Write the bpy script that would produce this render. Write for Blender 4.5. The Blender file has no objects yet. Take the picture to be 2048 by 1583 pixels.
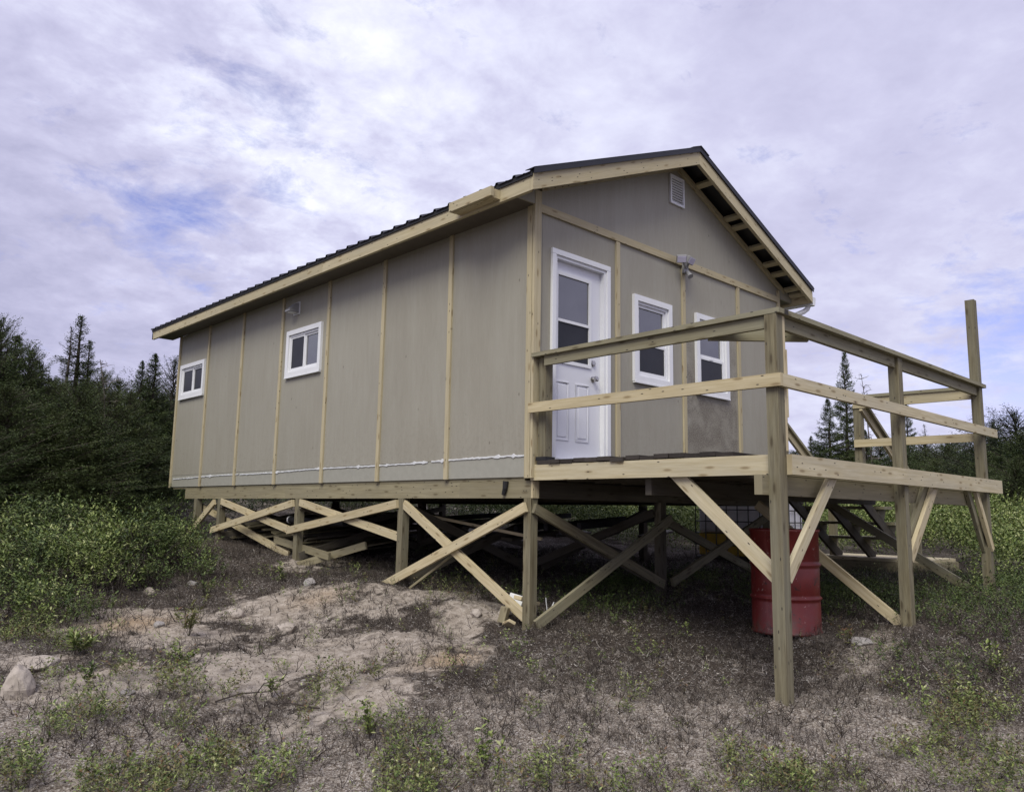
import bpy, math, random
import numpy as np
from mathutils import Vector, Matrix
random.seed(7); RNG = np.random.default_rng(11)
scene = bpy.context.scene
COL = scene.collection

# ------------------------------------------------------------------ camera
CAM = Vector((-5.084, -5.107, -0.3205))
RT = Vector((0.72527, -0.68825, 0.01692)); UP = Vector((-0.11129, -0.09295, 0.98943)); FW = Vector((0.67940, 0.71949, 0.14401))
FPX = 1598.3
cd = bpy.data.cameras.new('camera'); cam = bpy.data.objects.new('camera', cd); COL.objects.link(cam)
cam.matrix_world = Matrix(((RT.x, UP.x, -FW.x, CAM.x), (RT.y, UP.y, -FW.y, CAM.y), (RT.z, UP.z, -FW.z, CAM.z), (0, 0, 0, 1)))
cd.sensor_width = 36; cd.lens = FPX / 2048 * 36; cd.clip_start = 0.05; cd.clip_end = 3000
scene.camera = cam
scene.view_settings.view_transform = 'Standard'; scene.view_settings.look = 'None'
scene.view_settings.gamma = 1; scene.view_settings.exposure = 0.52

# ------------------------------------------------------------------ world
SUN_EL, SUN_AZ = math.radians(48), math.radians(240)     # azimuth clockwise from +Y
def world():
    w = bpy.data.worlds.new('World'); scene.world = w; w.use_nodes = True
    nt = w.node_tree; N = nt.nodes; L = nt.links; N.clear()
    def n(t, **k):
        o = N.new(t)
        for a, b in k.items(): setattr(o, a, b)
        return o
    def math_(op, a, b=None, c=None, clamp=False):
        m = n('ShaderNodeMath', operation=op, use_clamp=clamp)
        for i, v in enumerate((a, b, c)):
            if v is None: continue
            if isinstance(v, (int, float)): m.inputs[i].default_value = v
            else: L.new(v, m.inputs[i])
        return m.outputs[0]
    def mix(f, a, b):
        m = n('ShaderNodeMix', data_type='RGBA')
        for s, v in ((m.inputs[0], f), (m.inputs[6], a), (m.inputs[7], b)):
            if isinstance(v, (int, float)): s.default_value = v
            elif isinstance(v, tuple): s.default_value = v + (1,)
            else: L.new(v, s)
        return m.outputs[2]
    sky = n('ShaderNodeTexSky', sky_type='NISHITA'); sky.sun_disc = False
    sky.sun_elevation = SUN_EL; sky.sun_rotation = SUN_AZ
    sk = n('ShaderNodeVectorMath', operation='SCALE'); L.new(sky.outputs[0], sk.inputs[0]); sk.inputs['Scale'].default_value = 0.09
    skt = n('ShaderNodeVectorMath', operation='MULTIPLY'); L.new(sk.outputs[0], skt.inputs[0]); skt.inputs[1].default_value = (1.25, 1.0, 1.35)
    tc = n('ShaderNodeTexCoord'); sep = n('ShaderNodeSeparateXYZ'); L.new(tc.outputs['Generated'], sep.inputs[0])
    zc = math_('MAXIMUM', sep.outputs[2], 0.0); zz = math_('ADD', zc, 0.22)
    cx = math_('DIVIDE', sep.outputs[0], zz); cy = math_('DIVIDE', sep.outputs[1], zz)
    pos = n('ShaderNodeCombineXYZ'); L.new(cx, pos.inputs[0]); L.new(cy, pos.inputs[1])
    def noise(scale, detail=8, rough=.55, dist=0.0, off=(0, 0, 0), sc=(1, 1, 1)):
        mp = n('ShaderNodeMapping'); L.new(pos.outputs[0], mp.inputs[0]); mp.inputs['Location'].default_value = off; mp.inputs['Scale'].default_value = sc
        t = n('ShaderNodeTexNoise'); L.new(mp.outputs[0], t.inputs['Vector']); t.inputs['Scale'].default_value = scale
        t.inputs['Detail'].default_value = detail; t.inputs['Roughness'].default_value = rough; t.inputs['Distortion'].default_value = dist
        return t.outputs[0]
    def lobe(d, width):          # soft patch of the sky round one world direction
        dt = n('ShaderNodeVectorMath', operation='DOT_PRODUCT'); L.new(tc.outputs['Generated'], dt.inputs[0])
        v = Vector(d).normalized(); dt.inputs[1].default_value = v
        x = math_('SUBTRACT', dt.outputs['Value'], 1.0); x = math_('DIVIDE', x, width); return math_('EXPONENT', x)
    def ramp(f, stops):
        r = n('ShaderNodeValToRGB'); e = r.color_ramp.elements
        while len(e) < len(stops): e.new(.5)
        for q, (p, c) in zip(e, stops): q.position = p; q.color = c + (1,)
        L.new(f, r.inputs[0]); return r.outputs[0]
    big = noise(0.85, 4, .5, .3, (3.1, 1.7, 0)); mid = noise(3.4, 10, .60, .25, (0.4, 5.2, 0)); fine = noise(11.0, 8, .62, .2, (7, 2, 0))
    D = lambda px, py: (FW + RT * ((px - 1024) / FPX) - UP * ((py - 791.5) / FPX))
    bright = math_('ADD', math_('MULTIPLY', lobe(D(560, 230), .022), .17), math_('MULTIPLY', lobe(D(1850, 820), .05), .13))
    bright = math_('ADD', bright, math_('MULTIPLY', lobe(D(1130, 150), .02), .07))
    gloom = math_('MULTIPLY', lobe(D(-50, 480), .03), .10)
    gloom = math_('ADD', gloom, math_('MULTIPLY', lobe(D(1750, 120), .05), .04))
    busy = math_('ADD', math_('MULTIPLY', lobe(D(520, 230), .045), .75), .42)
    v = math_('ADD', math_('MULTIPLY', math_('SUBTRACT', big, .5), .42), .50); v = math_('ADD', v, math_('MULTIPLY', math_('MULTIPLY', math_('SUBTRACT', mid, .5), .75), busy)); v = math_('ADD', v, math_('MULTIPLY', math_('MULTIPLY', math_('SUBTRACT', fine, .5), .5), busy))
    v = math_('SUBTRACT', math_('ADD', v, bright), gloom)
    cloud = ramp(v, [(.34, (.34, .34, .48)), (.45, (.40, .397, .545)), (.55, (.46, .458, .61)), (.68, (.575, .585, .72)), (.82, (.70, .715, .83))])
    hole = math_('ADD', math_('MULTIPLY', lobe(D(325, 445), .0022), .40), math_('MULTIPLY', lobe(D(2080, 735), .0070), .50))
    hole = math_('ADD', hole, math_('MULTIPLY', lobe(D(540, 260), .0040), .24))
    hn = noise(6.5, 9, .66, .25, (2.2, 9.1, 0), (1, 1, 1))
    hv = math_('ADD', hole, math_('MULTIPLY', math_('SUBTRACT', hn, .5), 1.5))
    hf = n('ShaderNodeMapRange'); L.new(hv, hf.inputs[0]); hf.inputs[1].default_value = .14; hf.inputs[2].default_value = .55; hf.inputs[3].default_value = 0; hf.inputs[4].default_value = .9
    c = mix(hf.outputs[0], cloud, skt.outputs[0])
    # high overcast brightens overhead
    zen = n('ShaderNodeMapRange'); L.new(sep.outputs[2], zen.inputs[0]); zen.inputs[1].default_value = .55; zen.inputs[2].default_value = 1.0; zen.inputs[3].default_value = 1.0; zen.inputs[4].default_value = 1.35
    c2 = n('ShaderNodeVectorMath', operation='SCALE'); L.new(c, c2.inputs[0]); L.new(zen.outputs[0], c2.inputs['Scale'])
    bg = n('ShaderNodeBackground'); L.new(c2.outputs[0], bg.inputs[0]); bg.inputs[1].default_value = 1.0
    out = n('ShaderNodeOutputWorld'); L.new(bg.outputs[0], out.inputs[0])
world()
sd = bpy.data.lights.new('sun', 'SUN'); sd.energy = 2.1; sd.angle = math.radians(32); sd.color = (1.0, .965, .84)
sun = bpy.data.objects.new('sun', sd); COL.objects.link(sun)
sdir = Vector((math.sin(SUN_AZ) * math.cos(SUN_EL), math.cos(SUN_AZ) * math.cos(SUN_EL), math.sin(SUN_EL)))
sun.rotation_euler = sdir.to_track_quat('Z', 'Y').to_euler()

# ------------------------------------------------------------------ materials
class NT:
    def __init__(s, name, rough=.8, spec=.3):
        s.m = bpy.data.materials.new(name); s.m.use_nodes = True; s.t = s.m.node_tree
        s.b = s.t.nodes['Principled BSDF']; s.b.inputs['Roughness'].default_value = rough; s.b.inputs['Specular IOR Level'].default_value = spec
    def n(s, t, **k):
        o = s.t.nodes.new(t)
        for a, b in k.items(): setattr(o, a, b)
        return o
    def put(s, sock, v):
        if v is None: return
        if isinstance(v, (int, float)): sock.default_value = v
        elif isinstance(v, tuple): sock.default_value = v if len(v) == len(sock.default_value) else v + (1,)
        else: s.t.links.new(v, sock)
    def coord(s, kind='Object', scale=(1, 1, 1), loc=(0, 0, 0)):
        c = s.n('ShaderNodeTexCoord'); m = s.n('ShaderNodeMapping'); s.t.links.new(c.outputs[kind], m.inputs[0])
        m.inputs['Scale'].default_value = scale; m.inputs['Location'].default_value = loc; return m.outputs[0]
    def noise(s, vec, scale, detail=4, rough=.55, dist=0):
        t = s.n('ShaderNodeTexNoise'); s.put(t.inputs['Vector'], vec); t.inputs['Scale'].default_value = scale
        t.inputs['Detail'].default_value = detail; t.inputs['Roughness'].default_value = rough; t.inputs['Distortion'].default_value = dist; return t.outputs[0]
    def vor(s, vec, scale, dim='3D'):
        t = s.n('ShaderNodeTexVoronoi', voronoi_dimensions=dim); s.put(t.inputs['Vector'], vec); t.inputs['Scale'].default_value = scale; return t
    def ma(s, op, a, b=None, clamp=False):
        t = s.n('ShaderNodeMath', operation=op, use_clamp=clamp); s.put(t.inputs[0], a); s.put(t.inputs[1], b); return t.outputs[0]
    def rng(s, v, a, b, c=0., d=1.):
        t = s.n('ShaderNodeMapRange'); s.put(t.inputs[0], v)
        for i, x in enumerate((a, b, c, d)): t.inputs[i + 1].default_value = x
        return t.outputs[0]
    def mix(s, f, a, b, blend='MIX'):
        t = s.n('ShaderNodeMix', data_type='RGBA', blend_type=blend); s.put(t.inputs[0], f); s.put(t.inputs[6], a); s.put(t.inputs[7], b); return t.outputs[2]
    def ramp(s, f, stops):
        r = s.n('ShaderNodeValToRGB'); e = r.color_ramp.elements
        while len(e) < len(stops): e.new(.5)
        for q, (p, c) in zip(e, stops): q.position = p; q.color = c + (1,)
        s.put(r.inputs[0], f); return r.outputs[0]
    def col(s, c): s.put(s.b.inputs['Base Color'], c); return s
    def bump(s, h, dist=.004, strength=.6):
        b = s.n('ShaderNodeBump'); b.inputs['Distance'].default_value = dist; b.inputs['Strength'].default_value = strength
        s.put(b.inputs['Height'], h); s.t.links.new(b.outputs[0], s.b.inputs['Normal']); return s

def wood(name, light, dark, knot, grey=None, greyamt=0., contrast=1.0, knots=.62):
    k = NT(name, .75, .25)
    g1 = k.noise(k.coord('UV', (2.2, 42, 1)), 1.0, 5, .6, .6)
    g2 = k.noise(k.coord('UV', (9, 190, 1)), 1.0, 3, .6)
    tone = k.noise(k.coord('UV', (.07, .07, 1)), 1.0, 0)
    g = k.ma('ADD', k.ma('MULTIPLY', g1, .75), k.ma('MULTIPLY', g2, .25))
    c = k.mix(k.rng(g, .5 - .22 / contrast, .5 + .22 / contrast), dark, light)
    c = k.mix(k.rng(tone, .3, .7, -.0, .34), c, tuple(x * .66 for x in dark))
    if grey: c = k.mix(k.rng(k.noise(k.coord('UV', (1.1, 7, 1)), 1.0, 4, .6, .4), .38, .68, 0, greyamt), c, grey)
    v = k.vor(k.coord('UV', (3.4, 13, 1)), 1.0, '2D')
    sel = k.n('ShaderNodeSeparateColor'); k.put(sel.inputs[0], v.outputs['Color'])
    on = k.ma('GREATER_THAN', sel.outputs[0], knots)
    c = k.mix(k.ma('MULTIPLY', k.rng(v.outputs['Distance'], .17, .07), k.ma('MULTIPLY', on, .85)), c, knot)
    c = k.mix(k.ma('MULTIPLY', k.rng(v.outputs['Distance'], .34, .1, 0, .4), on), c, dark)
    nl = k.vor(k.coord('UV', (11, 34, 1)), 1.0, '2D'); s2 = k.n('ShaderNodeSeparateColor'); k.put(s2.inputs[0], nl.outputs['Color'])
    c = k.mix(k.ma('MULTIPLY', k.rng(nl.outputs['Distance'], .16, .10), k.ma('GREATER_THAN', s2.outputs[1], .90)), c, (.04, .035, .03))
    k.col(c).bump(g, .0015, .5); return k.m
M = {}
M['pine'] = wood('pine', (.65, .565, .375), (.43, .35, .195), (.10, .055, .025), (.36, .33, .25), .3, 1.5, .42)
M['trimpine'] = wood('trim_pine', (.56, .495, .335), (.41, .345, .205), (.12, .07, .03), (.31, .285, .215), .4, 1.25, .45)
M['deckpine'] = wood('rim_pine', (.64, .575, .405), (.45, .38, .23), (.10, .055, .025), (.36, .335, .265), .45, 1.5, .5)
M['treated'] = wood('treated_wood', (.24, .212, .133), (.115, .096, .057), (.045, .033, .02), (.20, .195, .15), .5, 1.7)
M['railwood'] = wood('rail_wood', (.325, .30, .20), (.195, .172, .105), (.055, .04, .02), (.24, .235, .18), .45, 1.5, .5)
M['oldshadewood'] = wood('old_shade_wood', (.125, .11, .08), (.065, .054, .037), (.03, .02, .015), (.10, .092, .08), .6, 1.4)  # weathered wood, darkened further to put under-cabin shade into its colour
M['beam'] = wood('beam_wood', (.33, .295, .19), (.215, .185, .11), (.06, .042, .025), (.20, .18, .13), .45, 1.5)
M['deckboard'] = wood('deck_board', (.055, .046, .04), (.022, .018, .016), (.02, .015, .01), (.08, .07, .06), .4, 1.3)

def siding():
    k = NT('painted_siding', .62, .35)
    c0 = k.coord('Object'); streak = k.noise(k.coord('Object', (18, 18, 2.2)), 1.0, 5, .62, .4)
    fine = k.noise(k.coord('Object', (120, 120, 9)), 1.0, 3, .6); big = k.noise(c0, .9, 3)
    v = k.ma('ADD', k.ma('MULTIPLY', streak, .36), k.ma('ADD', k.ma('MULTIPLY', fine, .38), k.ma('MULTIPLY', big, .26)))
    c = k.ramp(v, [(.33, (.272, .258, .210)), (.5, (.302, .286, .236)), (.67, (.332, .316, .264))])
    spx = k.n('ShaderNodeSeparateXYZ'); k.put(spx.inputs[0], c0); pid = k.n('ShaderNodeTexWhiteNoise', noise_dimensions='2D'); cmb = k.n('ShaderNodeCombineXYZ')
    k.put(cmb.inputs[0], k.ma('FLOOR', k.ma('DIVIDE', spx.outputs[1], 1.22))); k.put(cmb.inputs[1], k.ma('FLOOR', k.ma('DIVIDE', spx.outputs[0], 1.18))); k.put(pid.inputs['Vector'], cmb.outputs[0])
    c = k.mix(k.rng(pid.outputs['Value'], 0, 1, 0, .55), c, k.mix(1.0, c, (.88, .87, .85), 'MULTIPLY'))
    wash = k.noise(k.coord('Object', (3.5, 3.5, .5)), 1.0, 5, .7, .5); c = k.mix(k.rng(wash, .45, .75, 0, .35), c, (.36, .352, .30))
    spl = k.ma('MULTIPLY', k.rng(spx.outputs[2], .75, .1), k.rng(k.noise(c0, 22, 5, .7), .48, .70)); c = k.mix(k.ma('MULTIPLY', spl, .45), c, (.19, .165, .13))
    pit = k.vor(k.coord('Object', (7, 7, 3.4)), 1.0); ps = k.n('ShaderNodeSeparateColor'); k.put(ps.inputs[0], pit.outputs['Color'])
    c = k.mix(k.ma('MULTIPLY', k.rng(pit.outputs['Distance'], .075, .03, 0, .7), k.ma('GREATER_THAN', ps.outputs[0], .55)), c, (.09, .07, .05))
    # wet mould stain round and below the second gable window
    sp = k.n('ShaderNodeSeparateXYZ'); k.put(sp.inputs[0], c0); x, y, z = sp.outputs
    def box(v, a, b, s): return k.ma('MULTIPLY', k.rng(v, a - s, a + s), k.rng(v, b + s, b - s))
    blot = k.noise(c0, 3.2, 6, .65, .3); speck = k.noise(c0, 70, 4, .7)
    inx = box(x, 2.44, 3.5, .03); ony = k.ma('LESS_THAN', y, .1)
    st = k.ma('MULTIPLY', box(z, .25, 1.62, .3), inx)
    st = k.ma('MULTIPLY', st, k.rng(blot, .32, .55)); st = k.ma('MULTIPLY', st, k.rng(speck, .36, .56)); st = k.ma('MULTIPLY', st, ony)
    c = k.mix(k.ma('MULTIPLY', st, .8), c, (.085, .066, .05))
    drip = k.ma('MULTIPLY', k.ma('MULTIPLY', box(z, 1.7, 2.4, .25), inx), k.rng(k.noise(k.coord('Object', (34, 34, 7)), 1.0, 3, .7), .62, .74))
    c = k.mix(k.ma('MULTIPLY', k.ma('MULTIPLY', drip, ony), .6), c, (.10, .07, .05))
    k.col(c).bump(k.ma('ADD', k.ma('MULTIPLY', fine, .7), streak), .003, .5); return k.m
M['siding'] = siding()
def plain(name, c, rough=.6, spec=.4, var=.12, scale=8, metal=0., bumpd=0):
    k = NT(name, rough, spec); v = k.noise(k.coord('Object'), scale, 5, .6)
    k.col(k.mix(k.rng(v, .3, .7), tuple(x * (1 - var) for x in c), tuple(min(1, x * (1 + var)) for x in c)))
    k.b.inputs['Metallic'].default_value = metal
    if bumpd: k.bump(k.noise(k.coord('Object'), scale * 8, 4), bumpd, .6)
    return k.m
M['skirt'] = plain('skirt_siding', (.312, .306, .262), .6, .35, .06, 14, bumpd=.002)
M['caulk'] = plain('white_caulk', (.62, .63, .64), .5, .4, .05, 30)
M['vinyl'] = plain('white_vinyl', (.72, .73, .75), .38, .45, .03, 5)
M['doorwhite'] = plain('door_paint', (.68, .69, .74), .4, .45, .02, 4)
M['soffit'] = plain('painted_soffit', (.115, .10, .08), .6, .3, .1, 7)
M['ply'] = plain('roof_strapping', (.20, .165, .11), .85, .2, .3, 6)
M['roof'] = plain('black_metal_roof', (.018, .018, .022), .42, .5, .2, 5, bumpd=.001)
M['rooftrim'] = plain('roof_trim_metal', (.020, .021, .028), .5, .3, .1, 5)
M['dark'] = plain('dark_rubber', (.02, .02, .022), .7, .3, .2, 20)
M['steel'] = plain('brushed_nickel', (.46, .45, .43), .3, .5, .1, 40, 1.0)
M['cage'] = plain('galvanised_cage', (.10, .10, .10), .5, .5, .2, 20, .6)
M['tank'] = plain('white_plastic_tank', (.80, .79, .83), .45, .4, .05, 4)
M['yellow'] = plain('yellow_liquid_plastic', (.62, .43, .07), .5, .4, .15, 3)
M['lampgrey'] = plain('lamp_housing', (.27, .27, .28), .45, .4, .06, 20)
M['lens'] = plain('lamp_lens', (.55, .53, .66), .2, .6, .04, 12)
M['pipe'] = plain('plastic_pipe', (.30, .30, .33), .5, .4, .08, 12)
M['styro'] = plain('styrofoam', (.72, .72, .72), .8, .2, .06, 30, bumpd=.003)
def screen_glass(name, base, ior, rough=.04):
    k = NT(name, rough, .5); k.b.inputs['IOR'].default_value = ior
    v = k.noise(k.coord('Object'), 2.0, 5, .65); k.col(k.mix(k.rng(v, .35, .7), base, tuple(x * 1.7 + .004 for x in base))); return k.m
M['glass'] = screen_glass('window_glass', (.030, .031, .037), 2.35)
M['screen'] = screen_glass('insect_screen', (.012, .013, .017), 1.35, .35)
def barrel_paint():
    k = NT('red_barrel_paint', .42, .5); c0 = k.coord('Object'); a = k.noise(c0, 4, 5, .6); b = k.noise(c0, 9, 6, .75, .3); s = k.noise(c0, 26, 3, .6)
    c = k.mix(k.rng(a, .3, .7), (.115, .011, .010), (.185, .020, .015)); c = k.mix(k.rng(b, .60, .66), c, (.045, .02, .016)); c = k.mix(k.rng(s, .66, .72), c, (.36, .25, .22)); sz = k.n('ShaderNodeSeparateXYZ'); k.put(sz.inputs[0], c0); c = k.mix(k.ma('MULTIPLY', k.rng(sz.outputs[2], .22, .0), k.rng(k.noise(c0, 12, 5, .7), .42, .62)), c, (.07, .05, .04)); c = k.mix(k.rng(k.noise(k.coord('Object', (9, 9, 1.2)), 1.0, 5, .7), .56, .78, 0, .5), c, (.30, .10, .085))
    k.col(c).bump(a, .01, .3); return k.m
M['red'] = barrel_paint()
def leafmat(name, cols, rough=.5, tone=False):
    k = NT(name, rough, .25); r = k.noise(k.coord('UV', (1, 1, 1)), 3.7, 0)
    c = k.ramp(r, [(.28 + .44 * i / (len(cols) - 1), c) for i, c in enumerate(cols)])
    if tone:
        oi = k.n('ShaderNodeObjectInfo'); cl = k.noise(k.coord('Object'), 2.6, 3); f = k.ma('ADD', k.rng(oi.outputs['Random'], 0, 1, -.15, .25), k.rng(cl, .35, .65, 0, .3))
        c = k.mix(f, c, k.mix(.5, c, (.16, .155, .05)))
    k.col(c)
    return k.m
M['leaf'] = leafmat('shrub_leaf', [(.045, .070, .020), (.085, .122, .032), (.140, .190, .048), (.215, .260, .075), (.36, .38, .18)])  # paler stops put the whitish highlight of lit clumps into the leaf colour
M['leafdark'] = leafmat('dark_shrub_leaf', [(.026, .044, .015), (.055, .083, .025), (.095, .135, .038), (.15, .18, .06)])  # darker copy of shrub leaf; also paints the shade between bush clumps
M['leafolive'] = leafmat('olive_leaf', [(.07, .075, .03), (.12, .13, .05), (.17, .18, .07), (.16, .09, .05)])
M['needle'] = leafmat('spruce_needle', [(.020, .034, .014), (.038, .060, .022), (.064, .094, .032), (.098, .132, .045)], tone=True)
M['needle2'] = leafmat('dark_needle', [(.018, .028, .017), (.030, .046, .024), (.048, .066, .032)], tone=True)
M['bark'] = plain('conifer_bark', (.055, .045, .038), .9, .2, .4, 20)
M['deadwood'] = leafmat('dead_twig', [(.05, .042, .037), (.10, .085, .075), (.20, .175, .155)], .8)
M['twig'] = leafmat('burnt_twig', [(.016, .012, .010), (.032, .025, .021), (.06, .048, .038), (.16, .14, .12)], .8)  # dead twig colour pushed darker to paint black shadows between twigs
M['litter'] = leafmat('ground_litter', [(.035, .027, .021), (.13, .105, .084), (.29, .255, .22), (.50, .47, .43)], .85)
def rockmat(name, a, b):
    k = NT(name, .9, .2); c0 = k.coord('Object'); v = k.noise(c0, 6, 8, .65); w = k.noise(c0, 40, 3)
    c = k.mix(k.rng(v, .3, .7), a, b); c = k.mix(k.rng(w, .58, .7, 0, .6), c, (.08, .07, .065)); k.col(c).bump(v, .02, .6); return k.m
M['rock'] = rockmat('granite_rock', (.30, .26, .22), (.46, .41, .36)); M['rock2'] = rockmat('grey_rock', (.22, .20, .19), (.36, .34, .32))

# ------------------------------------------------------------------ mesh helpers
def unitv(v): v = Vector(v); return v.normalized()
class MB:
    def __init__(s): s.v = []; s.f = []; s.uv = []; s.sm = []
    def face(s, pts, uvs=None, smooth=False):
        i = len(s.v); s.v += [tuple(p) for p in pts]; s.f.append(tuple(range(i, i + len(pts)))); s.uv += uvs or [(p[0], p[2]) for p in pts]; s.sm.append(smooth)
    def box(s, lo, hi, along=None):
        lo, hi = Vector(lo), Vector(hi); d = hi - lo
        ax = along if along is not None else max(range(3), key=lambda i: d[i])
        a = [0, 0, 0]; a[ax] = d[ax] / 2; c = (lo + hi) / 2; o = [i for i in range(3) if i != ax]
        u = [0, 0, 0]; u[o[1]] = 1
        s.board(c - Vector(a), c + Vector(a), d[o[1]], d[o[0]], u); return s
    def board(s, a, b, w, t, up=(0, 0, 1)):
        """box from a to b; w = size along up, t = the other way"""
        a, b = Vector(a), Vector(b); x = (b - a); Ln = x.length; x.normalize(); u = Vector(up); u = (u - x * u.dot(x)).normalized(); sd_ = x.cross(u)
        ou, ov = random.random() * 300, random.random() * 300
        P = lambda i, j, k: (a if i == 0 else b) + u * (w / 2 * j) + sd_ * (t / 2 * k)
        for j0, k0, j1, k1, wd, off in ((-1, 1, 1, 1, w, 0), (1, 1, 1, -1, t, 1.3), (1, -1, -1, -1, w, 2.1), (-1, -1, -1, 1, t, 3.7)):
            s.face([P(0, j0, k0), P(1, j0, k0), P(1, j1, k1), P(0, j1, k1)], [(ou, ov + off), (ou + Ln, ov + off), (ou + Ln, ov + off + wd), (ou, ov + off + wd)])
        for i, sg in ((0, 1), (1, -1)):
            q = [P(i, -1, -1), P(i, -1, 1), P(i, 1, 1), P(i, 1, -1)]
            if i == 0: q = [P(0, -1, -1), P(0, -1, 1), P(0, 1, 1), P(0, 1, -1)]
            else: q = q[::-1]
            s.face(q, [(ou + .3, ov + 5), (ou + .3, ov + 5 + t * .1), (ou + .3 + w * .1, ov + 5 + t * .1), (ou + .3 + w * .1, ov + 5)])
        return s
    def prism(s, poly, axis, d0, d1):
        """extrude a polygon (2 coords) along axis from d0 to d1"""
        def mk(p, d): q = list(p); q.insert(axis, d); return q
        n = len(poly); s.face([mk(p, d0) for p in poly]); s.face([mk(p, d1) for p in reversed(poly)])
        for i in range(n):
            a, b = poly[i], poly[(i + 1) % n]; s.face([mk(a, d0), mk(a, d1), mk(b, d1), mk(b, d0)])
        return s
    def tube(s, pts, r, n=8, r1=None, cap=True, closed=False):
        pts = [Vector(p) for p in pts]; R = [r + ((r1 if r1 is not None else r) - r) * i / max(1, len(pts) - 1) for i in range(len(pts))]
        rings = []; prev = None
        for i, p in enumerate(pts):
            t = (pts[min(i + 1, len(pts) - 1)] - pts[max(i - 1, 0)]).normalized()
            ref = prev if prev is not None else (Vector((0, 0, 1)) if abs(t.z) < .9 else Vector((1, 0, 0)))
            u = (ref - t * ref.dot(t)).normalized(); prev = u; w = t.cross(u)
            rings.append([p + (u * math.cos(2 * math.pi * k / n) + w * math.sin(2 * math.pi * k / n)) * R[i] for k in range(n)])
        for i in range(len(rings) - 1):
            for k in range(n):
                s.face([rings[i][k], rings[i][(k + 1) % n], rings[i + 1][(k + 1) % n], rings[i + 1][k]], None, True)
        if cap: s.face(rings[0][::-1]); s.face(rings[-1])
        return s
    def lathe(s, prof, c=(0, 0, 0), n=48):
        c = Vector(c)
        for (r0, z0), (r1, z1) in zip(prof, prof[1:]):
            for k in range(n):
                a, b = 2 * math.pi * k / n, 2 * math.pi * (k + 1) / n
                p = lambda r, z, t: c + Vector((r * math.cos(t), r * math.sin(t), z))
                s.face([p(r0, z0, a), p(r0, z0, b), p(r1, z1, b), p(r1, z1, a)], None, True)
        return s
    def build(s, name, mat, parent=None, merge=False):
        me = bpy.data.meshes.new(name); me.from_pydata(s.v, [], s.f); uv = me.uv_layers.new(name='UVMap')
        uv.data.foreach_set('uv', np.array(s.uv, dtype=np.float32).ravel()); me.polygons.foreach_set('use_smooth', s.sm)
        me.materials.append(mat); o = bpy.data.objects.new(name, me); COL.objects.link(o); o.parent = parent
        if merge:
            import bmesh
            bm = bmesh.new(); bm.from_mesh(me); bmesh.ops.remove_doubles(bm, verts=bm.verts, dist=1e-5); bm.to_mesh(me); bm.free()
        me.update(); return o
def B(name, mat, parent, a, b, w, t, up=(0, 0, 1)): return MB().board(a, b, w, t, up).build(name, mat, parent)
def BX(name, mat, parent, lo, hi, along=None): return MB().box(lo, hi, along).build(name, mat, parent)
def tag(o, label=None, cat=None, group=None, kind=None):
    if label: o['label'] = label
    if cat: o['category'] = cat
    if group: o['group'] = group
    if kind: o['kind'] = kind
    return o
def empty(name, loc, label, cat, group=None):
    o = bpy.data.objects.new(name, None); COL.objects.link(o); o.location = loc; o.empty_display_size = .2; bpy.context.view_layer.update; return tag(o, label, cat, group)
class Frame:
    """builds parts in world coordinates under an empty standing at loc"""
def adopt(root):
    """children were built in world space: keep them there"""
    inv = Matrix.Translation(-root.location)
    for c in root.children: c.matrix_parent_inverse = inv
def np_mesh(name, V, F, mat, uv=None, parent=None, smooth=False):
    me = bpy.data.meshes.new(name); nv, nf, k = len(V), len(F), F.shape[1]
    me.vertices.add(nv); me.vertices.foreach_set('co', V.astype(np.float32).ravel()); me.loops.add(nf * k); me.loops.foreach_set('vertex_index', F.astype(np.int32).ravel())
    me.polygons.add(nf); me.polygons.foreach_set('loop_start', np.arange(0, nf * k, k, dtype=np.int32)); me.polygons.foreach_set('loop_total', np.full(nf, k, dtype=np.int32))
    if uv is not None: l = me.uv_layers.new(name='UVMap'); l.data.foreach_set('uv', uv.astype(np.float32).ravel())
    me.polygons.foreach_set('use_smooth', np.full(nf, smooth)); me.update(calc_edges=True); me.validate()
    me.materials.append(mat); o = bpy.data.objects.new(name, me); COL.objects.link(o); o.parent = parent; return o

# ------------------------------------------------------------------ terrain
CTRL = np.array([(0, -2.38, -1.52), (0, .05, -1.31), (0, 2, -1.13), (0, 4.2, -.98), (0, 6.6, -.80), (0, 7.6, -.77), (2.15, -2.38, -1.28), (4.33, -2.38, -1.03), (2, 0, -1.17), (1.5, -1.6, -1.32),
    (-5.1, -5.1, -1.95), (6.2, -.5, -1.0), (5.3, .8, -1.0), (-1.4, -2.2, -1.66), (-2.6, -2.5, -1.80), (-1.0, -3.9, -1.75), (-3.2, 1.0, -1.50), (-4.5, -1.2, -1.78), (-1.6, 2.2, -1.25), (-1.0, 5.5, -1.0), (2.3, 4, -.95), (5, 8, -.6),
    (-2, 10, -.45), (-7, 6, -.9), (0, 15, .05), (-8, 14, .0), (4, 20, .5), (12, 24, .5), (12, 8, -.55), (20, 8, -.35), (18, 0, -.6), (10, -3, -.95), (25, -6, -.9), (4, -8, -1.9), (-12, 0, -1.6), (-14, -12, -2.3), (0, -14, -2.2), (-10, 22, .4), (30, 20, .1)])
def _k(r2): return np.where(r2 > 0, r2 * np.log(np.maximum(r2, 1e-12)) * .5, 0)
_n = len(CTRL); _K = _k(((CTRL[:, None, :2] - CTRL[None, :, :2]) ** 2).sum(-1)) + np.eye(_n) * .25
_P = np.c_[np.ones(_n), CTRL[:, :2]]; _A = np.block([[_K, _P], [_P.T, np.zeros((3, 3))]]); _w = np.linalg.solve(_A, np.r_[CTRL[:, 2], 0, 0, 0])
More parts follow.
